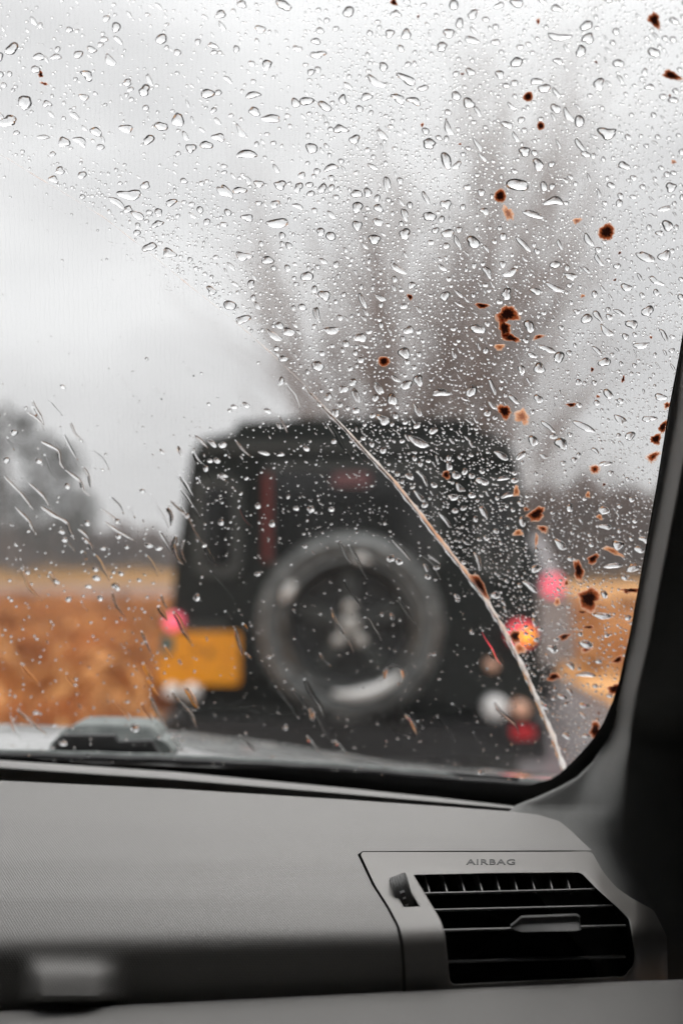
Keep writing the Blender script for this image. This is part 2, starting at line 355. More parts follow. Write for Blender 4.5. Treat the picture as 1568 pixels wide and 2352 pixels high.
# left dark tree ~55 m away
L0 = at(40, 1262, 55)
leafy('evergreen_tree', (L0.x, 55, 0), [(-2.2, 0, 5.6, 1.9, 3.2, .22), (1.5, 0, 5.6, 1.5, 2.4, .17), (-.4, 0, 8.0, 1.5, 1.5, .1), (3.2, 0, 3.4, 1.3, 1.6, .12), (-3.2, 0, 8.2, 1.2, 1.3, .08), (2.0, 0, 2.2, 2.2, 1.3, .1), (-.8, 0, 3.5, 2.0, 1.6, .13), (2.9, 0, 6.1, .8, 1.2, .05)], 21, M['ivy'],
      'dark grey-green tree in the field at the left edge', n=2000, size=.28)
L1 = at(-150, 1262, 60)
leafy('evergreen_tree', (L1.x, 60, 0), [(0, 0, 4.5, 3.4, 4.2, 1)], 22, M['ivy'], 'dark bushy tree left of the other field tree, beyond the frame edge', n=2000, size=.3)
def hedge(name, x0, x1, Y, h0, h1, seed, m, label, n):
    r = random.Random(seed); V = []; F = []
    for _ in range(n):
        t = r.random(); x = x0 + (x1 - x0) * t; h = h0 + (h1 - h0) * t + .5 * math.sin(x * 1.3 + seed) * .5 + .4 * math.sin(x * 3.1)
        y = Y + r.uniform(-1.2, 1.2); z = r.random() ** .8 * h; dx, dz = r.gauss(0, .25), r.uniform(.2, .8)
        k = len(V); w_ = r.uniform(.02, .06); V += [(x, y, z), (x + w_, y, z), (x + dx + w_, y + r.gauss(0, .2), z + dz), (x + dx, y, z + dz)]; F.append((k, k + 1, k + 2, k + 3))
    o = obj(name, V, F, m); tag(o, label, 'hedge'); return o
hedge('hedge', at(-300, 1262, 62).x, at(480, 1262, 62).x, 62, 3.0, 1.7, 31, M['hedge'], 'dark brown leafless hedge along the field left of the off-road car', 12000)
hedge('hedge', at(1150, 1262, 44).x, at(1750, 1262, 44).x, 44, 3.4, 3.8, 32, M['hedge'], 'purple-brown leafless hedge behind the silver car on the right', 12000)
b = at(1330, 1262, 46)
bare_tree('bare_tree', (b.x, 46, 0), [(-.35, 1, 5), (-.1, 1, 6.5), (.1, 1, 6), (.35, 1, 5.5), (-.5, 1, 4)], 12, 'small bare tree rising from the hedge on the right', depth=5, crown_m=M['hedge'], trunk_r=.1)

# ------------------------------------------------------------------ off-road car ahead
Y0 = 4.8
def P(px, py, Y=Y0): p = at(px, py, Y); return (p.x, p.z)
orc = empty('off_road_car', (P(815, 1262)[0], Y0, 0), 'dark green boxy off-road car with spare wheel and yellow plate, directly ahead', 'car')
def opart(name, bm, m, bevel=0, smooth=True, parent=None, label=None):
    o = bmobj(name, bm, m, smooth=smooth, bevel=bevel)
    if label: o['label'] = label
    if parent: o.parent = parent; o.matrix_parent_inverse = (Matrix.Translation(orc.location)).inverted() if parent is orc else Matrix.Identity(4)
    return o
prof = [P(*q) for q in [(396, 1640), (394, 1400), (402, 1290), (425, 1130), (440, 1045), (462, 1008), (535, 992), (548, 968), (700, 960), (940, 958), (1085, 962), (1102, 988), (1158, 1008), (1184, 1048), (1200, 1130), (1222, 1290), (1238, 1400), (1242, 1640)]]
bm = bmesh.new(); prism(bm, prof, Y0, Y0 + 2.5); opart('body', bm, M['body'], .02, parent=orc)
X0, X1 = P(400, 1300)[0], P(1236, 1300)[0]
bm = bmesh.new(); box(bm, X0 + .06, X1 - .06, Y0 + 2.5, Y0 + 3.85, .55, 1.16); opart('bonnet', bm, M['body'], .04, parent=orc)
# roof lip, waist ledge
z = P(0, 1030)[1]
bm = bmesh.new(); box(bm, P(470, 0)[0], P(1165, 0)[0], Y0 - .03, Y0 + .002, z - .012, z + .03); opart('roof_gutter', bm, M['frame'], .008, parent=orc)
x0, zb = P(585, 1665); x1, zt = P(1045, 1048)
bm = bmesh.new(); box(bm, x0, x1, Y0 - .03, Y0 - .003, zb, zt); door = opart('rear_door', bm, M['body'], .012, parent=orc)
def win(name, px0, py1, px1, py0, par, Y, t=.03, r=.06):
    (xa, za), (xb, zb_) = P(px0, py0), P(px1, py1)
    bm = bmesh.new(); ring_prism(bm, rrect(xa, xb, za, zb_, r), rrect(xa + t, xb - t, za + t, zb_ - t, r * .7), Y - .022, Y - .002)
    f = opart(name, bm, M['frame'], parent=par)
    bm = bmesh.new(); prism(bm, rrect(xa + t, xb - t, za + t, zb_ - t, r * .7), Y - .010, Y - .004)
    opart('pane', bm, M['dglass'], parent=f, smooth=False); return f
win('window', 446, 1095, 556, 1325, orc, Y0, .045)
win('window', 1092, 1095, 1192, 1325, orc, Y0, .045)
dw = win('door_window', 608, 1062, 1010, 1310, orc, Y0 - .03, .04)
xa, za = P(608, 1290); xb, zb = P(624, 1090)
bm = bmesh.new(); box(bm, xa, xb, Y0 - .060, Y0 - .053, za, zb); opart('red_strip', bm, M['dkred'], .004, parent=orc, label='dull red upright strip at the door window')
xa, za = P(765, 1118); xb, zb = P(850, 1088)
bm = bmesh.new(); prism(bm, rrect(xa, xb, za, zb, .025), Y0 - .062, Y0 - .042); opart('brake_light', bm, M['pinkish'], .005, parent=orc)
# spare wheel
sw = P(803, 1437, 4.55); s_ = 4.55 / K; cx, cz = sw
yb = 4.765
bm = bmesh.new(); prof_ = [(150, yb), (158, 4.545), (170, 4.515), (192, 4.51), (205, 4.53), (212, 4.57), (214, 4.66), (208, 4.73), (195, yb)]
lathe(bm, [(r * s_, y) for r, y in prof_], cx, cz, 64)
wheel = opart('spare_wheel', bm, M['rubber'], parent=orc)
for k in range(44):    # tread lugs on the shoulder
    pass
V = []; F = []
for k in range(48):
    a = 2 * math.pi * k / 48; u = Vector((math.cos(a), 0, math.sin(a))); t = Vector((-math.sin(a), 0, math.cos(a))); b = len(V)
    for rr in (206, 216):
        for y in (4.54, 4.72):
            for q in (-1, 1): p = Vector((cx, y, cz)) + u * rr * s_ + t * q * .016; V.append(p)
    for f in ((0, 1, 3, 2), (4, 6, 7, 5), (0, 4, 5, 1), (2, 3, 7, 6), (0, 2, 6, 4), (1, 5, 7, 3)): F.append(tuple(b + i for i in f))
o = obj('tread', V, F, M['rubber'], kind='stuff'); o.parent = wheel
bm = bmesh.new(); lathe(bm, [(r * s_, y) for r, y in [(158, 4.53), (152, 4.525), (147, 4.54), (140, 4.63), (132, 4.70)]], cx, cz, 64)
rim = opart('rim', bm, M['rim'], parent=wheel)
bm = bmesh.new(); lathe(bm, [(r * s_, y) for r, y in [(141, 4.68), (90, 4.69), (40, 4.66), (1, 4.655)]], cx, cz, 48)
opart('dish', bm, M['rimdark'], parent=wheel)
for k in range(5):
    a = R(-90 + 36 + 72 * k); u = Vector((math.cos(a), 0, math.sin(a))); t = Vector((-math.sin(a), 0, math.cos(a)))
    V = []
    for rr, wd, y in ((28, 17, 4.615), (75, 13, 4.60), (138, 20, 4.635)):
        for q in (-1, 1): V.append(Vector((cx, y, cz)) + u * rr * s_ + t * q * wd * s_)
        for q in (-1, 1): V.append(Vector((cx, y + .05, cz)) + u * rr * s_ + t * q * wd * s_ * 1.3)
    F = []
    for i in (0, 4): F += [(i, i + 1, i + 5, i + 4), (i, i + 4, i + 6, i + 2), (i + 1, i + 3, i + 7, i + 5)]
    F += [(0, 2, 3, 1), (8, 9, 11, 10)]
    o = obj('spoke', V, F, M['frame']); o.parent = wheel
bm = bmesh.new(); lathe(bm, [(r * s_, y) for r, y in [(24, 4.64), (23, 4.575), (15, 4.56), (1, 4.558)]], cx, cz, 24); opart('hub_cap', bm, M['nut'], parent=wheel)
for k in range(5):
    a = R(90 + 72 * k); bx, bz = cx + 42 * s_ * math.cos(a), cz + 42 * s_ * math.sin(a)
    bm = bmesh.new(); lathe(bm, [(r * s_, y) for r, y in [(14, 4.64), (14, 4.585), (1, 4.575)]], bx, bz, 12); opart('wheel_nut', bm, M['nut'] if k in (0, 2, 3) else M['frame'], parent=wheel)
for a0, a1, r0, w_ in ((-104, -42, 156, 15), (142, 160, 160, 12), (72, 88, 156, 9)):  # highlights on the rim edge, built as pale arcs
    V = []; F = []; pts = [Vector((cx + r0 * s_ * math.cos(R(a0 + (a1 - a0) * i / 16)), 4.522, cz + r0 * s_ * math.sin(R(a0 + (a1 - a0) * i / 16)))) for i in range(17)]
    tube(V, F, pts, [w_ * s_ * math.sin(math.pi * (.1 + .8 * i / 16)) for i in range(17)], 8); o = obj('rim_highlight', V, F, M['bright'], smooth=True); o.parent = wheel; o['label'] = 'pale arc standing for a highlight on the wheel edge'
# number plate, lamps, bumper
(xa, za), (xb, zb) = P(366, 1573, 4.74), P(552, 1452, 4.74)
bm = bmesh.new(); prism(bm, rrect(xa, xb, za, zb, .02), 4.735, 4.75); pl = opart('number_plate', bm, M['plate'], .003, parent=orc, label='square yellow number plate')
for (px, py, rx, rz) in ((450, 1492, 10, 8), (480, 1500, 9, 11), (425, 1520, 6, 5), (512, 1545, 5, 4)):
    x, z = P(px, py, 4.73); bm = bmesh.new(); prism(bm, [(x + rx * .0021 * math.cos(R(a)), z + rz * .0021 * math.sin(R(a))) for a in range(0, 360, 30)], 4.7325, 4.7345); opart('smudge', bm, M['smudge'], parent=pl)
def lamp(name, px, py, r, m, Y=4.72, d=.08, label=None, parent=orc):
    x, z = P(px, py, Y); r *= Y / K; bm = bmesh.new(); lathe(bm, [(r, Y + d), (r, Y + .012), (r * .85, Y + .003), (r * .5, Y - .003), (.001, Y - .005)], x, z, 24); return opart(name, bm, m, parent=parent, label=label)
lamp('tail_light', 396, 1430, 20, M['pink'], label='lit pinkish red tail light above the plate')
(xa, za), (xb, zb) = P(370, 1500, 4.73), P(397, 1458, 4.73)
bm = bmesh.new(); prism(bm, rrect(xa, xb, za, zb, .01), 4.725, 4.733); opart('sticker', bm, M['teal'], parent=orc, label='small teal patch beside the plate')
t = lamp('tail_light', 1200, 1458, 29, M['red'], label='lit red tail light with amber centre')
o = lamp('bulb', 1210, 1462, 15, M['amber'], Y=4.705, d=.02, parent=None); o.parent = t; 
lamp('reverse_lamp', 1138, 1628, 29, M['white_lens'], label='large round white lamp')
lamp('indicator_lamp', 1197, 1632, 20, M['peach_lens'], label='peach coloured round lamp')
lamp('reverse_lamp', 394, 1588, 18, M['white_lens']); lamp('indicator_lamp', 440, 1590, 20, M['white_lens'])
lamp('badge_lamp', 1130, 1530, 14, M['peach_lens'], label='small pale round lamp')
lamp('fog_lamp', 405, 1655, 22, M['rimdark'], Y=4.66)
(xa, za), (xb, zb) = P(1172, 1693, 4.7), P(1224, 1667, 4.7)
bm = bmesh.new(); prism(bm, rrect(xa, xb, za, zb, .015), 4.66, 4.70); opart('reflector', bm, M['reflector'], parent=orc, label='bright red rectangular reflector')
for a_, b_ in ((370, 1245),):
    xa, za = P(a_, 1735); xb, zb = P(b_, 1650)
    bm = bmesh.new(); box(bm, xa, xb, Y0 - .10, Y0 + .15, za, zb); opart('bumper', bm, M['black'], .02, parent=orc)
xa, za = P(905, 1680, 4.66); xb, zb = P(945, 1630, 4.66)
bm = bmesh.new(); lathe(bm, [(.018, 4.6), (.035, 4.63), (.03, 4.75)], (xa + xb) / 2, (za + zb) / 2, 14); opart('tow_hitch', bm, M['rim'], parent=orc)
xa, za = P(425, 1450); xb, zb = P(520, 1430)
bm = bmesh.new(); box(bm, xa, xb, Y0 - .05, Y0 - .003, za, zb); opart('plate_light', bm, M['frame'], .006, parent=orc)
for sx_ in (X0 + .18, X1 - .18):
    for yy in (Y0 + .55, Y0 + 2.9):
        V = []; F = []
        bm = bmesh.new(); n = 28; rr = [(.20, -.11), (.34, -.12), (.37, -.08), (.37, .08), (.34, .12), (.20, .11)]; rings = []
        for r_, dx in rr: rings.append([bm.verts.new((sx_ + dx, yy + r_ * math.cos(6.2832 * k / n), .37 + r_ * math.sin(6.2832 * k / n))) for k in range(n)])
        for q in range(len(rr)):
            A, B = rings[q], rings[(q + 1) % len(rr)]
            for k in range(n): bm.faces.new((A[k], A[(k + 1) % n], B[(k + 1) % n], B[k]))
        o = opart('wheel', bm, M['rubber'], parent=orc)
        bm = bmesh.new(); vs = [bm.verts.new((sx_, yy + .205 * math.cos(6.2832 * k / n), .37 + .205 * math.sin(6.2832 * k / n))) for k in range(n)]; bm.faces.new(vs)
        q = bmesh.ops.extrude_face_region(bm, geom=bm.faces[:]); bmesh.ops.translate(bm, verts=[v for v in q['geom'] if isinstance(v, bmesh.types.BMVert)], vec=(.05, 0, 0)); opart('rim', bm, M['rim'], parent=o)

# ------------------------------------------------------------------ silver car further on
YS = 9.3
sc = empty('parked_car', (1.25, YS, 0), 'silver grey car with a lit pink tail light beyond the off-road car on the right', 'car')
def spart(name, bm, m, bevel=0, parent=None, label=None):
    o = bmobj(name, bm, m, smooth=True, bevel=bevel)
    if label: o['label'] = label
    if parent is sc: rel(sc, o)
    elif parent: o.parent = parent
    return o
xl, xr = .30, 2.14; bm = bmesh.new()
prism(bm, [(xl, .30), (xl - .01, .75), (xl + .02, .98), (xr - .02, .98), (xr + .01, .75), (xr, .30)], YS, YS + 4.2); spart('body', bm, M['silver'], .05, parent=sc)
bm = bmesh.new(); a = [bm.verts.new(v) for v in ((xl + .04, YS + .08, .97), (xr - .04, YS + .08, .97), (xr - .20, YS + .32, 1.47), (xl + .20, YS + .32, 1.47))]
b2 = [bm.verts.new(v) for v in ((xl + .04, YS + 3.0, .97), (xr - .04, YS + 3.0, .97), (xr - .20, YS + 2.2, 1.47), (xl + .20, YS + 2.2, 1.47))]
bm.faces.new(a); bm.faces.new(b2[::-1])
for i in range(4): bm.faces.new((a[i], b2[i], b2[(i + 1) % 4], a[(i + 1) % 4]))
spart('cabin', bm, M['silver'], .05, parent=sc)
bm = bmesh.new(); vs = [bm.verts.new(v) for v in ((xl + .2, YS + .10, 1.03), (xr - .2, YS + .10, 1.03), (xr - .28, YS + .27, 1.39), (xl + .28, YS + .27, 1.39))]; bm.faces.new(vs)
q = bmesh.ops.extrude_face_region(bm, geom=bm.faces[:]); bmesh.ops.translate(bm, verts=[v for v in q['geom'] if isinstance(v, bmesh.types.BMVert)], vec=(0, -.02, .008)); spart('rear_window', bm, M['dglass'], parent=sc)
for px in (1270,):
    x, z = P(px, 1345, YS - .02)
    for xx in (x, xl + xr - x):
        bm = bmesh.new(); prism(bm, rrect(xx - .085, xx + .085, z - .10, z + .10, .06), YS - .03, YS + .03); spart('tail_light', bm, M['pink'], .01, parent=sc)
bm = bmesh.new(); box(bm, xl - .01, xr + .01, YS - .09, YS + .1, .30, .55); spart('bumper', bm, M['silver'], .03, parent=sc)
bm = bmesh.new(); box(bm, 1.0, 1.5, YS - .02, YS - .003, .66, .77); spart('number_plate', bm, M['plate'], parent=sc)
for xx in (xl + .12, xr - .12):
    for yy in (YS + .8, YS + 3.4):
        bm = bmesh.new(); n = 24; rings = []
        for r_, dx in ((.18, -.10), (.30, -.11), (.32, -.08), (.32, .08), (.30, .11), (.18, .10)): rings.append([bm.verts.new((xx + dx, yy + r_ * math.cos(6.2832 * k / n), .32 + r_ * math.sin(6.2832 * k / n))) for k in range(n)])
        for q in range(6):
            A, B = rings[q], rings[(q + 1) % 6]
            for k in range(n): bm.faces.new((A[k], A[(k + 1) % n], B[(k + 1) % n], B[k]))
        spart('wheel', bm, M['rubber'], parent=sc)

# ------------------------------------------------------------------ our own car: root
car = empty('car', (0, 0, 0), 'car we sit in: grey dashboard, wet windscreen, right pillar and corner air vent', 'car')
def inpoly(x, y, poly):
    c_ = False; n = len(poly); j = n - 1
    for i in range(n):
        xi, yi = poly[i]; xj, yj = poly[j]
        if (yi > y) != (yj > y) and x < (xj - xi) * (y - yi) / (yj - yi) + xi: c_ = not c_
        j = i
    return c_
def densify(loop, step, closed=True):
    out = []; n = len(loop)
    for i in range(n if closed else n - 1):
        a, b_ = loop[i], loop[(i + 1) % n]; d = math.hypot(b_[0] - a[0], b_[1] - a[1]); k = max(1, int(d / step))
        for q in range(k): out.append((a[0] + (b_[0] - a[0]) * q / k, a[1] + (b_[1] - a[1]) * q / k))
    if not closed: out.append(loop[-1])
    return out
def rounded(loop, r=6, n=3):
    out = []; m_ = len(loop)
    for i in range(m_):
        p = Vector(loop[i]); a = Vector(loop[i - 1]) - p; b_ = Vector(loop[(i + 1) % m_]) - p; k = min(r, a.length * .45, b_.length * .45)
        A = p + a.normalized() * k; B = p + b_.normalized() * k
        for q in range(n + 1):
            t = q / n; v = A * (1 - t) ** 2 + p * 2 * t * (1 - t) + B * t * t; out.append((v.x, v.y))
    return out
def sheet(name, outer, holes, fn, m, step=12, depth=.004, lip=2.0, uv=False, parent=car, hole_depth=None):
    """a moulded panel: the region between outer and holes on the surface fn(px,py,offset), with rounded lips and side walls"""
    loops = [densify(outer, step * .6)] + [densify(h, step * .5) for h in holes]
    pts = []; edges = []; 
    for lp in loops:
        b_ = len(pts); pts += [Vector(q) for q in lp]; edges += [(b_ + i, b_ + (i + 1) % len(lp)) for i in range(len(lp))]
    xs = [q[0] for q in outer]; ys = [q[1] for q in outer]; nb = len(pts)
    bpts = np.array([[p.x, p.y] for p in pts]); j = 0; y = min(ys) + step * .5
    while y < max(ys):
        x = min(xs) + (step * .5 if j % 2 else step)
        while x < max(xs):
            if inpoly(x, y, outer) and not any(inpoly(x, y, h) for h in holes) and np.min((bpts[:, 0] - x) ** 2 + (bpts[:, 1] - y) ** 2) > (step * .45) ** 2: pts.append(Vector((x, y)))
            x += step
        y += step * .85; j += 1
    r = delaunay_2d_cdt(pts, edges, [], 0, 1e-4)
    vc = [(v.x, v.y) for v in r[0]]; faces = []
    for f in r[2]:
        mx_ = sum(vc[i][0] for i in f) / len(f); my = sum(vc[i][1] for i in f) / len(f)
        if inpoly(mx_, my, outer) and not any(inpoly(mx_, my, h) for h in holes): faces.append(tuple(f))
    V = [fn(x, y, 0) for x, y in vc]; pxy = list(vc)
    index = {(round(x, 2), round(y, 2)): i for i, (x, y) in enumerate(vc)}
    for li, lp in enumerate(loops):
        n = len(lp); area = sum(lp[i][0] * lp[(i + 1) % n][1] - lp[(i + 1) % n][0] * lp[i][1] for i in range(n))
        sgn = (1 if area > 0 else -1) * (1 if li == 0 else -1)
        dep = depth if li == 0 or hole_depth is None else hole_depth
        prev = [index.get((round(x, 2), round(y, 2))) for x, y in lp]
        if None in prev: continue
        nrm = []
        for i in range(n):
            tx, ty = lp[(i + 1) % n][0] - lp[i - 1][0], lp[(i + 1) % n][1] - lp[i - 1][1]; l = math.hypot(tx, ty) or 1; nrm.append((ty / l * sgn, -tx / l * sgn))
        for k, (o_, dd) in enumerate(((.45, .0002), (.85, .0007), (1, .0015), (1, dep))):
            cur = []
            for i in range(n):
                x, y = lp[i][0] + nrm[i][0] * lip * o_, lp[i][1] + nrm[i][1] * lip * o_
                cur.append(len(V)); V.append(fn(x, y, dd)); pxy.append((x, y))
            for i in range(n): faces.append((prev[i], prev[(i + 1) % n], cur[(i + 1) % n], cur[i]))
            prev = cur
    o = obj(name, V, faces, m, parent=parent)
    bm = bmesh.new(); bm.from_mesh(o.data); bmesh.ops.recalc_face_normals(bm, faces=bm.faces)
    bm.to_mesh(o.data); bm.free()
    o.data.polygons.foreach_set('use_smooth', [True] * len(o.data.polygons))
    try: o.data.set_sharp_from_angle(angle=R(50))
    except Exception: pass
    if uv: add_uv(o)
    return o
def add_uv(o):
    uvl = o.data.uv_layers.new(name='UVMap'); vs = o.data.vertices
    for lp in o.data.loops:
        c_ = vs[lp.vertex_index].co; uvl.data[lp.index].uv = (c_.x, -c_.y - c_.z)

# windscreen
clear_edge = [(0, 1742), (400, 1762), (784, 1772), (1084, 1800), (1209, 1806), (1264, 1790), (1284, 1778), (1324, 1740), (1359, 1700), (1384, 1662), (1406, 1612), (1421, 1566),
              (1445, 1459), (1468, 1334), (1486, 1234), (1508, 1109), (1536, 934), (1559, 814), (1600, 560), (1640, 300), (1690, -60)]
outer_glass = [(-700, -420), (1780, -420), (1700, -60), (1655, 300), (1620, 560), (1575, 830), (1520, 1120), (1480, 1340), (1445, 1590), (1400, 1740), (1300, 1850), (1180, 1880), (784, 1850), (0, 1800), (-700, 1780)]
sheet('windscreen', outer_glass, [], lambda x, y, o: G(x, y, -.0052 + o), M['pane'], step=90, depth=.0048, lip=0).data.polygons.foreach_set('use_smooth', [True] * 0) if False else None
def grid_glass():
    V = []; F = []; nx, ny = 36, 36
    for side, off in ((0, 0.0), (1, -.0048)):
        for j in range(ny + 1):
            for i in range(nx + 1):
                x = -.75 + (1.12) * i / nx; z = 1.10 + .72 * j / ny
                xr_ = .375 + (z - 1.1) * .02
                x = -.75 + (xr_ + .75) * i / nx
                V.append((x, glassY(x, z) + off, z))
    n = (nx + 1) * (ny + 1)
    for j in range(ny):
        for i in range(nx):
            a = j * (nx + 1) + i; F.append((a, a + 1, a + nx + 2, a + nx + 1)); F.append((n + a, n + a + nx + 1, n + a + nx + 2, n + a + 1))
    return obj('windscreen', V, F, M['pane'], parent=car, smooth=True)
ws = grid_glass(); ws['label'] = 'rain-covered windscreen'
frit_out = [(-500, 1900), (900, 1935), (1250, 1940), (1400, 1850), (1500, 1700), (1560, 1400), (1640, 900), (1750, 300), (1800, -80)]
frit_poly = [(-500, 1722)] + clear_edge + frit_out[::-1]
sheet('screen_edge_band', frit_poly, [], lambda x, y, o: G(x, y, -.008 - o * .2), M['frit'], step=30, depth=.003, lip=.5)

# dashboard surface
yTop = [(-200, 1786), (0, 1793), (400, 1812), (784, 1836), (1000, 1851), (1174, 1864), (1284, 1880), (1400, 1890)]
yFold = [(-200, 2160), (0, 2153), (400, 2143), (784, 2134), (930, 2132), (1100, 2125), (1500, 2125)]
Yprof = [(-.2, .86), (0, .822), (.25, .772), (.5, .727), (.75, .690), (.9, .672), (1.0, .661), (1.06, .6565), (1.14, .6535), (1.3, .653), (1.6, .657), (2.2, .664)]
def cubic_prof(t):
    # smooth the table a little
    return (interp(t - .03, Yprof) + interp(t, Yprof) * 2 + interp(t + .03, Yprof)) / 4
def D(px, py, off=0.0):
    a, b_ = interp(px, yTop), interp(px, yFold); t = (py - a) / (b_ - a); Y = cubic_prof(t)
    Y += .02 * sm((px - 1360) / 120) + .05 * sm((px - 1455) / 80)      # wraps away toward the door
    # bump added to the glovebox face so it shows a soft lit patch
    u = sm((px - 30) / 70) * (1 - sm((px - 200) / 120)); v = sm((py - 2170) / 70)
    if py > 2185: Y -= .022 * u * min(1, (py - 2185) / 118) * v * (1 - sm((py - 2290) / 24))
    return at(px, py, Y + off)
pl_edge = [(826, 1963), (859, 2033), (891, 2083), (915, 2128), (924, 2168), (928, 2220), (930, 2330)]
dash_right = [(1234, 1871), (1284, 1886), (1314, 1911), (1334, 1931), (1358, 1953)]
pad_outer = [(-200, 1786), (0, 1793), (400, 1812), (784, 1836), (1000, 1851), (1174, 1864)] + dash_right + [(1100, 1954), (832, 1955)] + [(x - 5, y) for x, y in pl_edge] + [(-200, 2345)]
sheet('dashboard', pad_outer, [], D, M['pad'], step=11, depth=.012, lip=1.5, uv=True)
# rib along the back of the dashboard
rib_top = [(-200, 1735), (0, 1745), (400, 1772), (784, 1808), (1000, 1830), (1174, 1850), (1240, 1868), (1300, 1890)]
rib_bot = [(-200, 1760), (0, 1768), (400, 1795), (784, 1826), (1000, 1844), (1174, 1858), (1240, 1872), (1300, 1895)]
V = []; F = []; cols = list(range(-200, 1301, 25)); nr = 12
for px in cols:
    a, b_ = interp(px, rib_top), interp(px, rib_bot); g = interp(px, yTop)
    for k in range(nr + 1):
        t = k / nr
        if t < .65:
            u = t / .65; y = a + (b_ - a) * u; Y = .872 - .022 * u - .006 * math.sin(math.pi * u)
            if k == 0: Y = .90; y = a + 1
        else:
            u = (t - .65) / .35; y = b_ + (g + 4 - b_) * u; Y = .850 + .03 * math.sin(math.pi * min(1, u * .6)) - 0 * u
        V.append(at(px, y, Y))
for i in range(len(cols) - 1):
    for k in range(nr): a = i * (nr + 1) + k; F.append((a, a + 1, a + nr + 2, a + nr + 1))
obj('demister_rib', V, F, M['trim'], parent=car, smooth=True)

# vent panel
vent = [(946, 2008), (1140, 2004), (1334, 2002), (1369, 2038), (1419, 2083), (1446, 2110), (1452, 2143), (1459, 2193), (1456, 2218), (1434, 2245), (1236, 2254), (1039, 2263), (1030, 2253), (1024, 2193), (1019, 2143), (1009, 2113), (979, 2063)]
slot = [(890, 2021), (927, 2019), (966, 2084), (926, 2086)]
panel_out = [(832, 1957), (1100, 1957), (1358, 1956), (1384, 2003), (1414, 2038), (1449, 2063), (1500, 2090), (1530, 2150), (1535, 2330), (1239, 2335), (934, 2335)] + [(x + 2, y) for x, y in pl_edge[::-1][1:]]
PO = lambda x, y, o: D(x, y, -.0022 + o)
vp = sheet('vent_panel', rounded(panel_out, 9), [rounded(vent, 9), rounded(slot, 4)], PO, M['panel'], step=9, depth=.010, lip=2.6, hole_depth=.012)
vp['label'] = 'smooth light grey panel round the corner air vent'
# cavity behind the vent opening
dirv = Vector((0, math.cos(R(19)), -math.sin(R(19))))
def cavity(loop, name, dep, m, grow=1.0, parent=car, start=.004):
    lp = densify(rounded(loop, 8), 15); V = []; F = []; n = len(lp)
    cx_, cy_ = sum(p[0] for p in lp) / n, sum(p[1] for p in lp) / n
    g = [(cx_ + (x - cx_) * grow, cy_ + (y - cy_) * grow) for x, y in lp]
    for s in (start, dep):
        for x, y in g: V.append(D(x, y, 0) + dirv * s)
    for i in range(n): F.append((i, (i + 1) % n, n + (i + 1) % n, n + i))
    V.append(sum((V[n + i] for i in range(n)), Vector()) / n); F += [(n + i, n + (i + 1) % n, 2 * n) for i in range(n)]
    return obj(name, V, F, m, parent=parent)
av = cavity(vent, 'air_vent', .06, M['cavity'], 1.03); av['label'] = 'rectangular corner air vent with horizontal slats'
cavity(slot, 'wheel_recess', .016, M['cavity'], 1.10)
def blade(a, b_, rec=.004, thick=.0011, length=.022, name='slat', m=None):
    V = []; F = []; n = 12
    sec = [(0, .35), (.0005, .75), (.002, 1), (length, .5), (length, -.5), (.002, -1), (.0005, -.75), (0, -.35)]
    for i in range(n + 1):
        t = i / n; px = a[0] + (b_[0] - a[0]) * t; py = a[1] + (b_[1] - a[1]) * t
        p = D(px, py, 0) + dirv * rec; up = Vector((0, math.sin(R(19)), math.cos(R(19))))
        for s, h in sec: V.append(p + dirv * s + up * h * thick)
    k = len(sec)
    for i in range(n):
        for q in range(k): F.append((i * k + q, i * k + (q + 1) % k, (i + 1) * k + (q + 1) % k, (i + 1) * k + q))
    F.append(tuple(range(k))); F.append(tuple(n * k + q for q in range(k))[::-1])
    return obj(name, V, F, m or M['slat'], parent=av)
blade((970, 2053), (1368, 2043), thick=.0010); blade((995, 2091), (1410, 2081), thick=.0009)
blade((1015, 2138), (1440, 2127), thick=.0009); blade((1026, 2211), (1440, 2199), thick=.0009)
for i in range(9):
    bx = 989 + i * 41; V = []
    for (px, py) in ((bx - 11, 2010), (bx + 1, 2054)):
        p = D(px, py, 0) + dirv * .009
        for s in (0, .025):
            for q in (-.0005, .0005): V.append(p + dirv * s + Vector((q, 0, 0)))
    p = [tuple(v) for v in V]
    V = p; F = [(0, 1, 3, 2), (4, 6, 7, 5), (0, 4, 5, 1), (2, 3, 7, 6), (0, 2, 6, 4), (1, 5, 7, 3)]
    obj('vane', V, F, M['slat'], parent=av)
# tab on the third slat
top = [(1174, 2124), (1195, 2104), (1322, 2099), (1331, 2104), (1333, 2124)]; bot = [(1178, 2137), (1196, 2141), (1322, 2137), (1331, 2134), (1333, 2126)]
V = []; F = []
sections = []
for (px, f) in ((1172, .25), (1182, .6), (1196, 1), (1240, 1), (1290, 1), (1322, 1), (1330, .85), (1333, .6)):
    yt = interp(px, [(p[0], p[1]) for p in top]); ym = 2128 - (px - 1172) * .02
    prot = .010 * f
    ring = [at(px, ym, D(px, ym).y + .010), at(px, yt - 1, D(px, yt).y + .004), at(px, yt, D(px, yt).y - prot * .55), at(px, yt + 4, D(px, yt).y - prot), at(px, yt + 14 * f + 4, D(px, yt).y - prot * 1.02), at(px, ym + 13 * f, D(px, ym).y - prot * .5), at(px, ym + 10 * f, D(px, ym).y + .010)]
    sections.append(ring)
for rg in sections: V += rg
k = 7
for i in range(len(sections) - 1):
    for q in range(k): F.append((i * k + q, i * k + (q + 1) % k, (i + 1) * k + (q + 1) % k, (i + 1) * k + q))
F.append(tuple(range(k))); F.append(tuple((len(sections) - 1) * k + q for q in range(k))[::-1])
bm = bmesh.new(); vv = [bm.verts.new(v) for v in V]
for f in F: bm.faces.new([vv[i] for i in f])
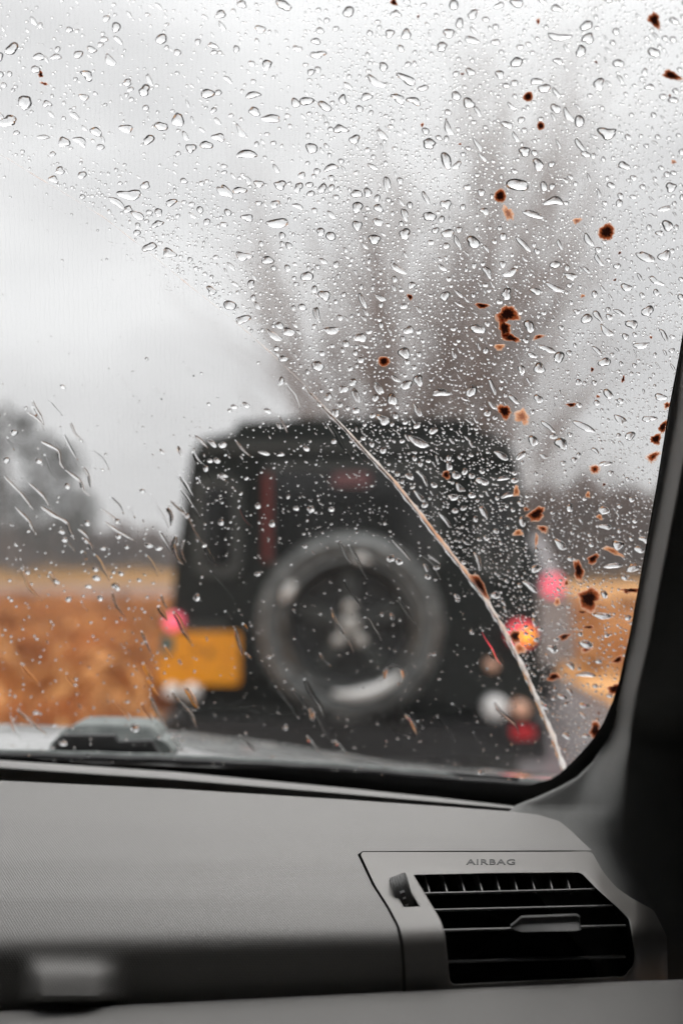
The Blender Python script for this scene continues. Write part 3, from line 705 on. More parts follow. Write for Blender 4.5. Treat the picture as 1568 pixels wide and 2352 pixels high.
bmobj('vent_tab', bm, M['slat'], smooth=True, bevel=.0006, parent=av)
# thumbwheel
wc = D(927, 2054, .0065); bm = bmesh.new(); n = 60; prof_ = []
wd = .0115; rr = .0135
for k in range(25):
    t = k / 24; groove = -.00045 if k % 4 in (2, 3) and 2 < k < 23 else 0
    prof_.append((rr + groove - (.0008 if k in (0, 24) else 0), (t - .5) * wd))
prof_ = [(.002, -.5 * wd)] + prof_ + [(.002, .5 * wd)]
rot = Matrix.Rotation(R(-20), 3, 'Y'); rings = []
for r_, dx in prof_:
    rings.append([bm.verts.new(wc + rot @ Vector((dx, r_ * math.cos(6.28318 * k / n), r_ * math.sin(6.28318 * k / n)))) for k in range(n)])
for A, B in zip(rings, rings[1:]):
    for k in range(n): bm.faces.new((A[k], A[(k + 1) % n], B[(k + 1) % n], B[k]))
tw = bmobj('thumbwheel', bm, M['slat'], smooth=True, parent=car)
for ang, wd_, ht in ((205 - 52, .0032, .0016), (205 - 34, .002, .0012), (205 - 12, .0022, .0012), (205 + 22, .003, .0036)):
    # angles around the wheel, seen from the cabin side
    a0 = R(ang); u = Vector((0, math.cos(a0), math.sin(a0))); t = Vector((0, -math.sin(a0), math.cos(a0))); V = []
    for rr_ in (rr - .0006, rr + .00018):
        for q in (-1, 1):
            for s in (-1, 1): V.append(wc + rot @ (u * rr_ + t * q * ht * .5 + Vector((s * wd_ * .5 + .0002, 0, 0))))
    obj('mark', V, [(0, 1, 3, 2), (4, 6, 7, 5), (0, 4, 5, 1), (2, 3, 7, 6), (0, 2, 6, 4), (1, 5, 7, 3)], M['mark'], parent=tw)
# AIRBAG lettering
tcv = bpy.data.curves.new('t', 'FONT'); tcv.body = 'AIRBAG'; tcv.resolution_u = 4; tcv.offset = .012; tcv.space_character = 1.12
to = bpy.data.objects.new('t', tcv); col.objects.link(to)
dg = bpy.context.evaluated_depsgraph_get(); tm = bpy.data.meshes.new_from_object(to.evaluated_get(dg)); bpy.data.objects.remove(to)
xs = [v.co.x for v in tm.vertices]; ys = [v.co.y for v in tm.vertices]; x0, x1, y0, y1 = min(xs), max(xs), min(ys), max(ys)
V = [PO(1070 + (v.co.x - x0) / (x1 - x0) * 112, 1986 - (v.co.y - y0) / (y1 - y0) * 12.5, -.0003) for v in tm.vertices]; n = len(V)
F = [tuple(p.vertices) for p in tm.polygons]
o = obj('airbag_lettering', V, F, M['ink'], parent=car); o['label'] = 'dark raised lettering AIRBAG'
md = o.modifiers.new('s', 'SOLIDIFY'); md.thickness = .0003; md.offset = 0

# lower ledge
def ledge(px, py, off=0.0):
    yl = interp(px, [(-200, 2330), (0, 2322), (930, 2277), (1440, 2254), (1700, 2246)]); d = (py - yl)
    Yc = interp(px, [(-200, .643), (930, .640), (1568, .640), (1800, .66)])
    z0 = at(px, yl, Yc).z - EYE.z
    if d < 0: return at(px, yl, Yc + .012) + Vector((0, 0, .0004 * d))
    z = z0 + .0 - .00002 * d - (.0018 * (1 - sm(d / 6)) if d < 6 else 0) + .0
    r_ = ray(px, py); return EYE + r_ * (z / r_.z) + Vector((0, off, -off))
V = []; F = []; cols = list(range(-200, 1801, 25)); rows = [-6, 0, 1.5, 3, 5, 8, 14, 25, 45, 80, 130, 190, 260]
for px in cols:
    yl = interp(px, [(-200, 2330), (0, 2322), (930, 2277), (1440, 2254), (1700, 2246)])
    for d in rows: V.append(ledge(px, yl + d))
    V.append(V[-1] + Vector((0, .01, -.12)))
k = len(rows) + 1
for i in range(len(cols) - 1):
    for q in range(k - 1): a = i * k + q; F.append((a, a + 1, a + k + 1, a + k))
obj('lower_ledge', V, F, M['ledge'], parent=car, smooth=True)

# pillar
ridge = [(560, 1652), (830, 1604), (960, 1587), (1120, 1558), (1240, 1535), (1340, 1515), (1465, 1492), (1572, 1467), (1665, 1450), (1740, 1441), (1810, 1435), (1880, 1428), (1940, 1440), (2000, 1465), (2080, 1500), (2300, 1530)]
pedge = [(300, 1655), (560, 1604), (814, 1562), (934, 1539), (1109, 1511), (1234, 1489), (1334, 1471), (1459, 1449), (1568, 1429), (1598, 1421), (1653, 1409), (1703, 1389), (1750, 1359), (1785, 1324), (1807, 1284), (1830, 1234), (1849, 1184)]
def pillar(px, py, off=0.0):
    g = G(px, min(py, 1700)).y - .014
    if py > 1560: g = g + (interp(py, [(1560, g), (1700, .855), (1800, .84), (1850, .832), (1950, .792), (2065, .735), (2150, .70), (2300, .665)]) - g) * sm((py - 1560) / 140)
    R_ = interp(py - 15, ridge) * .25 + interp(py, ridge) * .5 + interp(py + 15, ridge) * .25
    k = sm((py - 1600) / 300); wd_ = 44 + 90 * k; st = sm((px - R_ + wd_ * .95) / wd_)
    right = g - .045 if py < 1560 else g + (.80 - .02 * (py - 1560) / 700 - g) * sm((py - 1560) / 200) - .045 * (1 - sm((py - 1560) / 200))
    Y = g + (right - g) * st + .00003 * max(0, px - R_ - 10)
    Y -= .0025 * math.exp(-((px - R_) / 12) ** 2) * (1 - k)
    return at(px, py, Y + off)
V = []; F = []; pe = sorted([(y, x) for y, x in pedge]); rowsP = list(range(-100, 1700, 30)) + list(range(1700, 1850, 5)) + list(range(1850, 2321, 15)); nc = None
for py in rowsP:
    l = interp(py, [(-100, 1700)] + pedge + [(1880, 1150), (1990, 1180), (2200, 1350), (2300, 1400)]); r_ = interp(py - 15, ridge) * .25 + interp(py, ridge) * .5 + interp(py + 15, ridge) * .25
    a = max(l + 2, r_ - 46); xs_ = [l] + [l + (a - l) * k / 8 for k in range(9)] + [a + (r_ + 8 - a) * k / 16 for k in range(1, 17)] + [r_ + 8 + (1950 - r_ - 8) * (k / 8) ** 1.5 for k in range(1, 9)]
    for q, x in enumerate(xs_): V.append(pillar(x, py, .02 if q == 0 else .0025 if q == 1 else 0))
    nc = len(xs_)
for i in range(len(rowsP) - 1):
    for q in range(nc - 1): a = i * nc + q; F.append((a, a + 1, a + nc + 1, a + nc))
o = obj('pillar_trim', V, F, M['pillar'], parent=car, smooth=True); o['label'] = 'grey cloth trim of the right windscreen pillar'

# unseen cabin shell: roof, floor, rear, and doors with windows filled to block light
bm = bmesh.new(); box(bm, -1.15, .58, -1.9, .60, 1.82, 1.86); bmobj('unseen_roof_lining', bm, M['roof'], bevel=.01, parent=car)
bm = bmesh.new(); box(bm, .50, .56, -1.9, .62, .3, 1.82); box(bm, .36, .56, .58, .80, 1.0, 1.84); bmobj('unseen_right_solid_door', bm, M['cabin'], parent=car)
bm = bmesh.new(); box(bm, -1.15, -1.09, -1.9, .9, .3, 1.28); box(bm, -1.15, -1.09, -1.9, .5, 1.28, 1.82); box(bm, -1.15, -1.09, .5, .85, 1.22, 1.82); bmobj('unseen_left_solid_door', bm, M['cabin'], parent=car)
bm = bmesh.new(); box(bm, -1.15, .56, -1.95, -1.9, .3, 1.86); box(bm, -1.15, .56, -1.9, .9, .27, .3); box(bm, -1.15, .56, .90, .95, .3, 1.08); bmobj('unseen_cabin_shell', bm, M['cabin'], parent=car)

# bonnet / scuttle just outside the screen
V = []; F = []; cols = list(range(-500, 1900, 40)); rows = [0, .12, .25, .4, .55, .7, .85, 1]
hedge_y = [(-500, 1655), (0, 1662), (400, 1678), (640, 1705), (880, 1745), (1230, 1775), (1500, 1795), (1900, 1810)]
for px in cols:
    yy = interp(px, hedge_y)
    for t in rows:
        Y = .985 + .20 * t
        c0 = at(px, yy, 1.185); c1 = at(px, interp(px, [(-300, 1722), (0, 1736), (400, 1748), (784, 1768), (1084, 1795), (1240, 1806), (1400, 1815)]) + 6, .985); z = c1.z + (c0.z - c1.z) * t + .004 * math.sin(math.pi * t)
        V.append((c0.x * (1 if t <= 1 else 1), Y, z))
k = len(rows)
for i in range(len(cols) - 1):
    for q in range(k - 1): a = i * k + q; F.append((a, a + k, a + k + 1, a + 1))
obj('scuttle_panel', V, F, M['bonnet'], parent=car, smooth=True)
V2 = []; F2 = []
for i, px in enumerate(cols):
    last = V[i * k + 7]
    for j, (dy, dz) in enumerate(((.0, -.012), (.04, -.02), (.3, -.10), (.7, -.22), (1.1, -.38), (1.25, -.60))): V2.append((last[0] * (1 + .5 * dy), last[1] + dy + .004, last[2] + dz))
for i in range(len(cols) - 1):
    for q in range(5): a = i * 6 + q; F2.append((a, a + 6, a + 7, a + 1))
obj('bonnet', V2, F2, M['darkpaint'], parent=car, smooth=True)
# scuttle seals
for (yo, Y, rd, m) in ((0, .962, .0035, M['black']), (-9, .972, .003, M['wiper'])):
    V = []; F = []; pts = []
    for px in range(-300, 1400, 25):
        yy = interp(px, [(-300, 1722), (0, 1736), (400, 1748), (784, 1768), (1084, 1795), (1240, 1806), (1400, 1815)]) + yo
        pts.append(at(px, yy + .7 * math.sin(px * .3), Y))
    tube(V, F, pts, [rd] * len(pts), 8); obj('scuttle_seal', V, F, m, parent=car, smooth=True)
# wiper spindle cover
YW = 1.03
def PW(px, py): p = at(px, py, YW); return (p.x, p.z)
out = [PW(*q) for q in [(124, 1738), (128, 1700), (140, 1682), (165, 1667), (200, 1664), (345, 1668), (358, 1676), (372, 1692), (376, 1736)]]
bm = bmesh.new(); a = [bm.verts.new((x, YW, z)) for x, z in out]; zt = max(z for x, z in out); zb = min(z for x, z in out); mid_x = sum(x for x, z in out) / len(out)
b_ = [bm.verts.new((mid_x + (x - mid_x) * .93, YW + .05, z + .0)) for x, z in out]
front = [bm.verts.new((mid_x + (x - mid_x) * 1.0, YW - .018 * (1 if z < zb + .6 * (zt - zb) else .2), z if z < zb + .6 * (zt - zb) else z - .004)) for x, z in out]
n = len(out)
for A, B in ((front, a), (a, b_)):
    for i in range(n): bm.faces.new((A[i], B[i], B[(i + 1) % n], A[(i + 1) % n]))
bm.faces.new(front); bm.faces.new(b_[::-1]); wcv = bmobj('wiper_cover', bm, M['wiper'], smooth=True, bevel=.002, parent=car, label='weathered grey wiper spindle cover')
bm = bmesh.new(); prism(bm, [P(*q, YW - .03) for q in [(124, 1740), (126, 1700), (142, 1689), (262, 1690), (270, 1704), (348, 1702), (368, 1740)]], YW - .030, YW - .020); bmobj('cover_skirt', bm, M['black'], bevel=.001, parent=car)
bm = bmesh.new(); prism(bm, [PW(*q) for q in [(360, 1690), (385, 1700), (402, 1722), (398, 1734), (355, 1738)]], YW - .01, YW + .03); bmobj('wiper_nut', bm, M['wiper'], bevel=.002, parent=car)
V = []; F = []; tube(V, F, [at(-300, 1716, 1.045), at(60, 1728, 1.04), at(130, 1733, 1.035)], [.005, .005, .006], 8); tube(V, F, [at(400, 1742, 1.0), at(784, 1760, .985), at(1190, 1790, .965)], [.0028, .0028, .0028], 8)
obj('wiper_arm', V, F, M['black'], parent=car, smooth=True)

V = []; F = []
for _ in range(320):
    x, y = rng.uniform(0, 1350), rng.uniform(1850, 2260)
    if not inpoly(x, y, pad_outer): continue
    p = D(x, y, -.0003); b_ = len(V); q = rng.uniform(.00008, .00028)
    V += [p + Vector((rng.uniform(-1, 1), rng.uniform(-1, 1), rng.uniform(-1, 1))) * q for _k in range(4)]; F += [(b_, b_ + 1, b_ + 2), (b_, b_ + 2, b_ + 3), (b_, b_ + 3, b_ + 1), (b_ + 1, b_ + 3, b_ + 2)]
o = obj('dust', V, F, M['mark'], kind='stuff'); o['label'] = 'fine pale dust specks on the dashboard'
# fine heating wires inside the laminated screen
V = []; F = []
for li, x0 in enumerate(range(-60, 1660, 11)):
    b_ = len(V); ph = li * 1.7
    for i in range(150):
        y = -60 + i * 12.2; x = x0 + 1.8 * math.sin(i * 1.05 + ph) + (x0 - 784) * .04 * (y - 800) / -1700
        p = G(x, y, -.0024); hw = .000014
        V += [p + Vector((-hw, 0, 0)), p + Vector((hw, 0, 0))]
        if i and p.z > 1.13: F.append((b_ + 2 * i - 2, b_ + 2 * i - 1, b_ + 2 * i + 1, b_ + 2 * i))
o = obj('heating_wires', V, F, M['ink'], parent=car, kind='stuff'); o['label'] = 'very fine wavy upright heating wires in the windscreen'
# ------------------------------------------------------------------ water on the glass
arc = [(-60, 325), (20, 365), (95, 412), (130, 432), (240, 500), (340, 578), (440, 660), (540, 738), (630, 818), (700, 885), (745, 935), (790, 980), (845, 1040), (900, 1098), (950, 1160), (1010, 1238), (1065, 1307), (1110, 1368), (1150, 1432), (1180, 1490), (1210, 1550), (1235, 1610), (1255, 1655), (1275, 1705), (1295, 1768)]
def arc_y(x): return interp(x, arc)
def unswept(x, y): return y < arc_y(x) - 2 or x > 1295
glass_poly = [(-80, -80), (1690, -80)] + clear_edge[::-1] + [(-80, 1730)]
def drop_mesh(px, py, rx, ry, ang, r, seg, rings, bend=0., lump=.12, alpha=62, taper=0.):
    """one water bead: an irregular outline on the glass, domed like a spherical cap; returns verts, faces"""
    p0 = G(px, py, .0002); ex = (G(px + 1, py, .0002) - p0); ey = (G(px, py + 1, .0002) - p0); n = gnorm(p0)
    ca, sa = math.cos(R(ang)), math.sin(R(ang)); mps = (ex.length + ey.length) / 2
    ph = [r.uniform(0, 6.28) for _ in range(4)]; am = [lump * r.uniform(.3, 1), lump * r.uniform(.1, .7), lump * .3 * r.random()]
    V = []; F = []; A = R(alpha); ct = 1 / math.tan(A); isn = 1 / math.sin(A) ** 2; Hs = (rx * ry) ** .5 if rx < 2.2 * ry and ry < 2.2 * rx else min(rx, ry) * 1.25
    rel_ = []
    for q in range(1, rings + 1): rel_.append(math.sin(math.pi / 2 * q / rings) if rings > 2 else q / rings)
    SHIFT = .26; HH = Hs * mps * (isn ** .5 - ct); V.append(p0 + n * HH - ey * SHIFT * abs(rx * sa * sa + ry * ca * ca))
    for s in rel_:
        h = Hs * mps * ((isn - s * s) ** .5 - ct)
        for k in range(seg):
            t = 2 * math.pi * k / seg; f = 1 + am[0] * math.sin(2 * t + ph[0]) + am[1] * math.sin(3 * t + ph[1]) + am[2] * math.sin(5 * t + ph[2])
            lx = rx * s * f * math.cos(t); ly = ry * s * f * math.sin(t) * (1 + taper * math.cos(t)); ly += bend * (lx / rx) ** 2 * ry - bend * ry * .4 * s; sh = SHIFT * (1 - s * s) * abs(rx * sa * sa + ry * ca * ca)
            x = lx * ca - ly * sa; y = lx * sa + ly * ca
            V.append(p0 + ex * x + ey * (y - sh) + n * h)
    for k in range(seg): F.append((0, 1 + (k + 1) % seg, 1 + k))
    for q in range(rings - 1):
        for k in range(seg):
            a = 1 + q * seg + k; b_ = 1 + q * seg + (k + 1) % seg; F.append((a, b_, b_ + seg, a + seg))
    last = 1 + (rings - 1) * seg; nb = len(V); V += [V[last + k] for k in range(seg)]; F.append(tuple(nb + k for k in range(seg)))     # flat foot with its own rim so the dome keeps its true edge angle
    F = [f[::-1] for f in F]
    return V, F
def drop_obj(V, F, seg, label):
    me = bpy.data.meshes.new('raindrop'); o0 = sum((Vector(v) for v in V), Vector()) / len(V)
    me.from_pydata([tuple(Vector(v) - o0) for v in V], [], F); me.update()
    sm_ = [True] * (len(F) - 1) + [False]; me.polygons.foreach_set('use_smooth', sm_)
    ed = me.edges  # keep the rim crisp
    me.materials.append(M['water']); o = bpy.data.objects.new('raindrop', me); o.location = o0; col.objects.link(o); return o
hero = """332 208 15 14 0;58 235 20 17 -20;20 278 22 15 10;409 275 13 21 10;200 172 16 12 30;28 112 17 15 0;78 48 14 6 50;478 215 17 13 -10;582 218 20 9 0;502 315 16 11 5;473 333 16 11 0;438 340 15 11 25
568 354 24 12 0;622 272 26 10 0;342 321 14 13 0;298 447 30 14 5;316 495 18 10 45;363 514 16 8 -8;518 440 27 11 38;638 512 26 14 -8;615 598 18 10 3;560 588 21 11 15;568 500 15 10 10;643 425 16 12 0;550 437 16 10 10;595 422 14 9 0
268 465 26 8 30;730 125 20 10 5;652 12 20 13 20;507 33 15 10 0;598 67 13 11 0;715 340 18 12 55;760 385 18 9 -5;740 433 12 12 0;290 295 16 12 0;370 290 17 12 0;138 392 13 9 0;693 402 9 9 0;762 758 23 9 -2;662 762 16 12 0;628 770 20 9 35
90 130 14 10 0;180 125 14 9 0;130 130 11 9 0;240 90 10 8 0;272 92 15 6 45;160 68 9 8 0;245 42 10 8 0;365 14 11 5 50;490 105 14 7 25;492 120 10 6 0;300 205 8 7 0;185 325 20 9 35;100 315 16 6 10;10 195 8 6 40
1394 305 25 15 0;1190 425 25 19 10;1024 368 21 14 55;1029 294 20 9 55;986 497 15 14 25;1086 556 19 14 5;868 510 12 11 0;1204 348 16 12 15;1249 203 15 13 0;1419 145 13 12 0;1374 193 16 14 0;1349 88 17 13 -30;1284 85 26 11 5;1272 463 25 11 8;1540 430 15 12 5
1200 560 25 8 48;1272 660 24 8 25;1118 625 19 8 55;1170 627 18 10 -22;1222 492 30 8 15;1096 255 15 6 55;985 330 18 13 20;814 320 14 12 0;862 187 24 11 30;934 182 25 12 22;950 232 18 10 20;1014 107 15 11 0;1085 33 13 12 0;1047 220 13 11 10;1096 756 18 13 0
1482 590 30 10 25;1506 646 18 8 30;1450 745 14 13 10;1346 732 14 13 0;1437 660 13 11 10;1274 608 14 10 0;1310 635 16 10 10;978 455 18 7 65;929 492 18 8 62;818 445 15 11 10;844 442 12 11 60;820 518 15 11 -70;1524 480 20 6 -10;1049 555 17 7 70;1278 20 15 9 0;1500 120 14 14 0
928 811 16 15 0;932 884 17 11 0;1012 903 26 9 0;810 878 12 9 0;957 942 18 8 58;880 964 20 10 12;994 990 13 8 0;1288 1019 15 17 0;1258 980 20 7 38;1340 980 30 9 28;1196 1046 14 9 -40;1396 905 14 11 30;1387 832 15 12 0;1196 849 14 8 70;1221 816 12 8 30
1472 793 18 9 -10;1516 912 16 9 0;1489 962 17 8 0;960 1015 26 12 18;1106 1106 16 10 5;1150 1046 22 8 18;1155 1099 16 6 -5;1040 1142 14 8 10;1055 1120 18 6 48;972 1100 20 6 55;962 1140 19 6 45;1022 1196 22 5 50;1166 1137 16 7 -8;1285 1250 22 9 38;1418 1252 18 11 10
1466 1262 14 9 0;1386 1172 15 11 0;1389 1210 17 7 5;1477 1240 14 8 5;1406 1300 20 7 -5;1452 1304 16 11 0;1138 1367 12 10 -10;1382 1415 20 9 5;1344 1480 18 10 5;1346 1550 22 6 5;1390 1065 17 6 -12;1310 1530 14 7 30;1290 1600 14 6 20;1340 1620 16 6 8;1300 1690 14 7 10;1345 1690 12 6 0
538 934 10 5 10;566 930 11 6 30;480 928 6 4 10;615 944 11 6 30;645 875 13 7 -65;733 929 8 5 35;413 1037 14 5 70;498 1058 11 6 30;473 1076 8 8 0;513 1092 13 5 22;488 1019 15 6 40;607 1041 15 5 15;645 1044 11 5 0;592 1162 9 7 20;680 1168 8 6 10;761 1170 8 7 0;237 1260 8 5 15;145 888 7 5 30;155 1117 9 6 45;16 1057 9 8 30;90 1060 9 6 40;142 1222 9 5 15;149 1240 9 6 10;342 1253 13 5 15;365 1260 10 5 -10;220 1308 8 6 10;222 1328 11 7 10;204 1347 9 5 10;262 1314 6 5 0;130 1335 11 5 35;278 1318 8 5 30;452 1372 9 10 60;982 1325 9 6 20;915 1290 10 8 20;1048 1370 9 5 30;1050 1378 6 5 0;430 1185 8 6 40;700 1255 7 5 0;327 1128 7 6 0"""
specs = []
for tok in hero.replace('\n', ';').split(';'):
    v = [float(x) for x in tok.split()]
    specs.append([v[0], v[1], v[2] * .9, v[3] * .86, v[4], 'h'])
cell = {}
def reg(x, y, r): cell.setdefault((int(x // 40), int(y // 40)), []).append((x, y, r))
def free(x, y, r, gap):
    i, j = int(x // 40), int(y // 40)
    for a in (-1, 0, 1):
        for b_ in (-1, 0, 1):
            for (X, Y_, R_) in cell.get((i + a, j + b_), ()):
                if (x - X) ** 2 + (y - Y_) ** 2 < (r + R_ + gap) ** 2: return False
    return True
for s in specs: reg(s[0], s[1], max(s[2], s[3]) * .85)
spots_txt = """904 5 7 8 20 d;960 38 3 3 0 d;1235 49 5 7 20 o;1502 46 12 18 0 d;1541 173 18 11 12 d;1537 220 3 3 0 d;1212 222 11 11 0 d;1241 289 9 9 0 d;969 287 4 5 0 o;1056 331 3 3 0 o;1148 450 14 14 20 d;1166 490 9 19 -20 p;1324 507 9 7 0 p;1392 533 18 18 0 d;1422 581 3 3 0 d;1546 372 7 4 0 p;941 682 6 6 0 d;1106 702 17 5 10 d;1165 722 21 20 10 d;1158 755 13 19 5 d;1172 776 20 8 25 d;1236 774 12 6 -15 o;1411 643 3 3 0 d;1337 680 5 4 0 p;1494 775 4 3 0 o;1368 143 3 3 0 d;1061 170 3 3 0 d;94 171 6 6 0 d;102 192 9 4 20 o
881 830 12 12 -30 d;1146 797 13 6 5 p;1359 849 4 4 0 d;1430 871 3 8 5 d;1372 911 4 4 0 o;1311 930 9 5 5 d;1531 931 8 9 0 o;1158 945 15 14 0 d;1198 957 14 18 0 p;1521 981 9 12 30 d;1505 1009 14 10 0 d;1499 1049 21 9 -40 o;1365 1078 12 12 0 o;1024 1091 9 8 0 d;1185 1129 8 10 0 p;1349 1137 6 6 0 p;1386 1113 3 3 0 d;1231 1181 23 11 -32 d;1246 1215 15 7 15 o;1189 1224 9 8 0 p;1231 1241 3 17 5 p;1376 1188 6 6 0 p;1406 1266 22 6 20 p;1361 1284 15 8 -28 d;1328 1311 12 19 -10 d;1351 1376 26 22 20 d;1449 1356 18 5 5 d;1101 1344 26 10 58 d;1279 1383 8 8 0 p;1336 1406 8 3 0 d;1351 1441 10 4 0 d;1182 1462 14 11 20 d;1193 1490 12 11 0 p;1295 1463 13 6 -30 d;1346 1493 16 5 -5 o;1418 1516 11 7 -15 d;1271 1555 14 8 0 d;1409 1583 13 12 -15 d;1374 1638 3 3 0 d;1366 1678 13 17 15 d;1437 1360 8 4 0 o;1208 1170 6 5 0 o;1300 1340 6 7 0 o"""
spots = []
for tok in spots_txt.replace('\n', ';').split(';'):
    v = tok.split(); spots.append([float(x) for x in v[:5]] + [v[5]]); reg(spots[-1][0], spots[-1][1], max(spots[-1][2], spots[-1][3]) * .9)
rnd = random.Random(99)
def density(x, y):      # 0..1 chance, mean log radius, sigma, flattening
    if unswept(x, y):
        if y > 940 and x < 1225: return 1.0, .92, .5      # dense beads in front of the dark roof
        if y > 1000: return .9, .7, .5
        d = .6 + .4 * math.exp(-((x - 980) / 420) ** 2 - ((y - 650) / 330) ** 2)
        if x > 1250: d = max(d, .5)
        if x < 700 and y < 420: d = .3
        return d, 1.0, .6
    dist = y - arc_y(x)
    if 430 < x < 900 and 960 < y < 1250: return .22, .5, .5
    if y > 1200 and x < 420: return .07, .9, .4
    if y > 1380 and 900 < x < 1290: return .09, .3, .5
    if dist < 60: return .12, .3, .4
    if y < 900: return .012, .5, .5
    return (.06 if 420 < x < 1200 and y > 1000 else .03), .45, .5
tries = 0; made = 0
while tries < 60000:
    tries += 1; x, y = rnd.uniform(-30, 1600), rnd.uniform(-40, 1800)
    if not inpoly(x, y, glass_poly) or abs(y - arc_y(x)) < 6: continue
    d, mu, sg = density(x, y)
    if rnd.random() > d: continue
    r = min(12, math.exp(rnd.gauss(mu, sg)))
    if tries < 3500: r = min(13, r * 2.2)
    if tries > 16000: r = min(r, 3.2)
    if tries > 16000 and x < 750 and y < 420 and rnd.random() < .7: continue
    if not free(x, y, r, .6): continue
    reg(x, y, r); q = rnd.random()
    if r > 2.2 and q < .25: rx, ry, ang = r * 1.5, r * .55, rnd.gauss(48, 14)
    elif q < .7: rx, ry, ang = r * 1.15, r * .82, rnd.gauss(5, 12)
    else: rx, ry, ang = r, r * .95, rnd.uniform(0, 90)
    specs.append([x, y, rx, ry, ang, 'r'])
big = sorted([s for s in specs], key=lambda s: -s[2] * s[3])[:300]; bigset = set(id(s) for s in big)
# words that place a drop against what can be seen in the picture
def where(x, y):
    if not unswept(x, y):
        if y < 900: return 'on wiped glass against sky'
        if 400 < x < 860 and y < 1010: return 'over the car roof left edge'
        if 400 < x < 1000 and y < 1330: return 'over the car rear window'
        if x < 420: return 'over the field tree' if y < 1245 else 'over the orange verge'
        return 'over the spare wheel area'
    if y < 75: return 'at the top edge'
    if y > 955 and x < 1215: return 'among beads over the dark car'
    if x > 1440 and y < 700: return 'near the upper right edge'
    if x > 1440 and y < 1100: return 'close to the upper pillar trim'
    if x > 1215 and y > 1290: return 'over the orange bank by the pillar'
    if x > 1190 and y > 930: return 'over the brown hedge'
    if y < 360 and x < 640: return 'on upper left sky'
    if x < 520 : return 'just above the wiper line'
    if y < 330: return 'over the bare tree top'
    if y < 520: return 'over the upper bare tree'
    if y < 700: return 'over the bare tree middle'
    return 'over the lower bare tree'
def sidew(x): return 'far left' if x < 300 else 'left of centre' if x < 650 else 'central' if x < 930 else 'right of centre' if x < 1230 else 'far right'
keys = {}
info = []
for s in big:
    x, y, rx, ry, ang, _ = s; A = (rx * ry) ** .5
    size = 'very large' if A > 15 else 'large' if A > 11 else 'medium' if A > 7.5 else 'small'
    el_ = max(rx, ry) / min(rx, ry); shape = 'round' if el_ < 1.25 else ('oval' if el_ < 1.8 else ('slanting long' if abs(ang) > 20 else 'flat wide'))
    k = (size, shape, sidew(x), where(x, y)); keys.setdefault(k, []).append(s); info.append((s, k))
labels = {}
for k, lst in keys.items():
    lst.sort(key=lambda s: s[1]); n = len(lst)
    for i, s in enumerate(lst):
        base = f'{k[0]} {k[1]} {k[2]} raindrop {k[3]}'.replace('far left raindrop', 'raindrop at far left').replace('far right raindrop', 'raindrop at far right').replace('left of centre raindrop', 'raindrop left of centre').replace('right of centre raindrop', 'raindrop right of centre')
        if n == 2: base += (', upper one', ', lower one')[i]
        elif n == 3: base += (', highest', ', middle one', ', lowest')[i]
        elif n > 3: base += ', highest' if i == 0 else ', lowest' if i == n - 1 else ', ' + ('second', 'third', 'fourth', 'fifth', 'sixth', 'seventh', 'eighth', 'ninth', 'tenth')[i - 1] + ' highest'
        labels[id(s)] = base
SV = []; SF = []; 
for s in specs:
    x, y, rx, ry, ang, t = s; A = (rx * ry) ** .5; el_ = max(rx, ry) / min(rx, ry)
    if not inpoly(x, y, glass_poly): continue
    bend = rnd.uniform(-.55, .55) if el_ > 1.7 else 0; alpha = rnd.uniform(72, 85)
    if y < 420 and x < 700: alpha = rnd.uniform(68, 82)
    if id(s) in bigset:
        V, F = drop_mesh(x, y, rx, ry, ang, rnd, 28, 8, bend, .24 if A > 8 else .16, alpha, rnd.uniform(-.3, .3) if el_ > 1.3 else 0)
        o = drop_obj(V, F, 28, None); tag(o, labels[id(s)], 'raindrop', 'larger raindrops on the windscreen')
    else:
        V, F = drop_mesh(x, y, rx, ry, ang, rnd, 14 if A > 3 else 9, 4 if A > 3 else 3, bend, .14, alpha)
        b_ = len(SV); SV += V; SF += [tuple(b_ + i for i in f) for f in F]
me = bpy.data.meshes.new('small_raindrops'); me.from_pydata([tuple(v) for v in SV], [], SF); me.update()
me.polygons.foreach_set('use_smooth', [len(f) < 5 for f in SF]); me.materials.append(M['water'])
o = bpy.data.objects.new('small_raindrops', me); col.objects.link(o); o['kind'] = 'stuff'; o['label'] = 'fine spray of small raindrops on the windscreen'

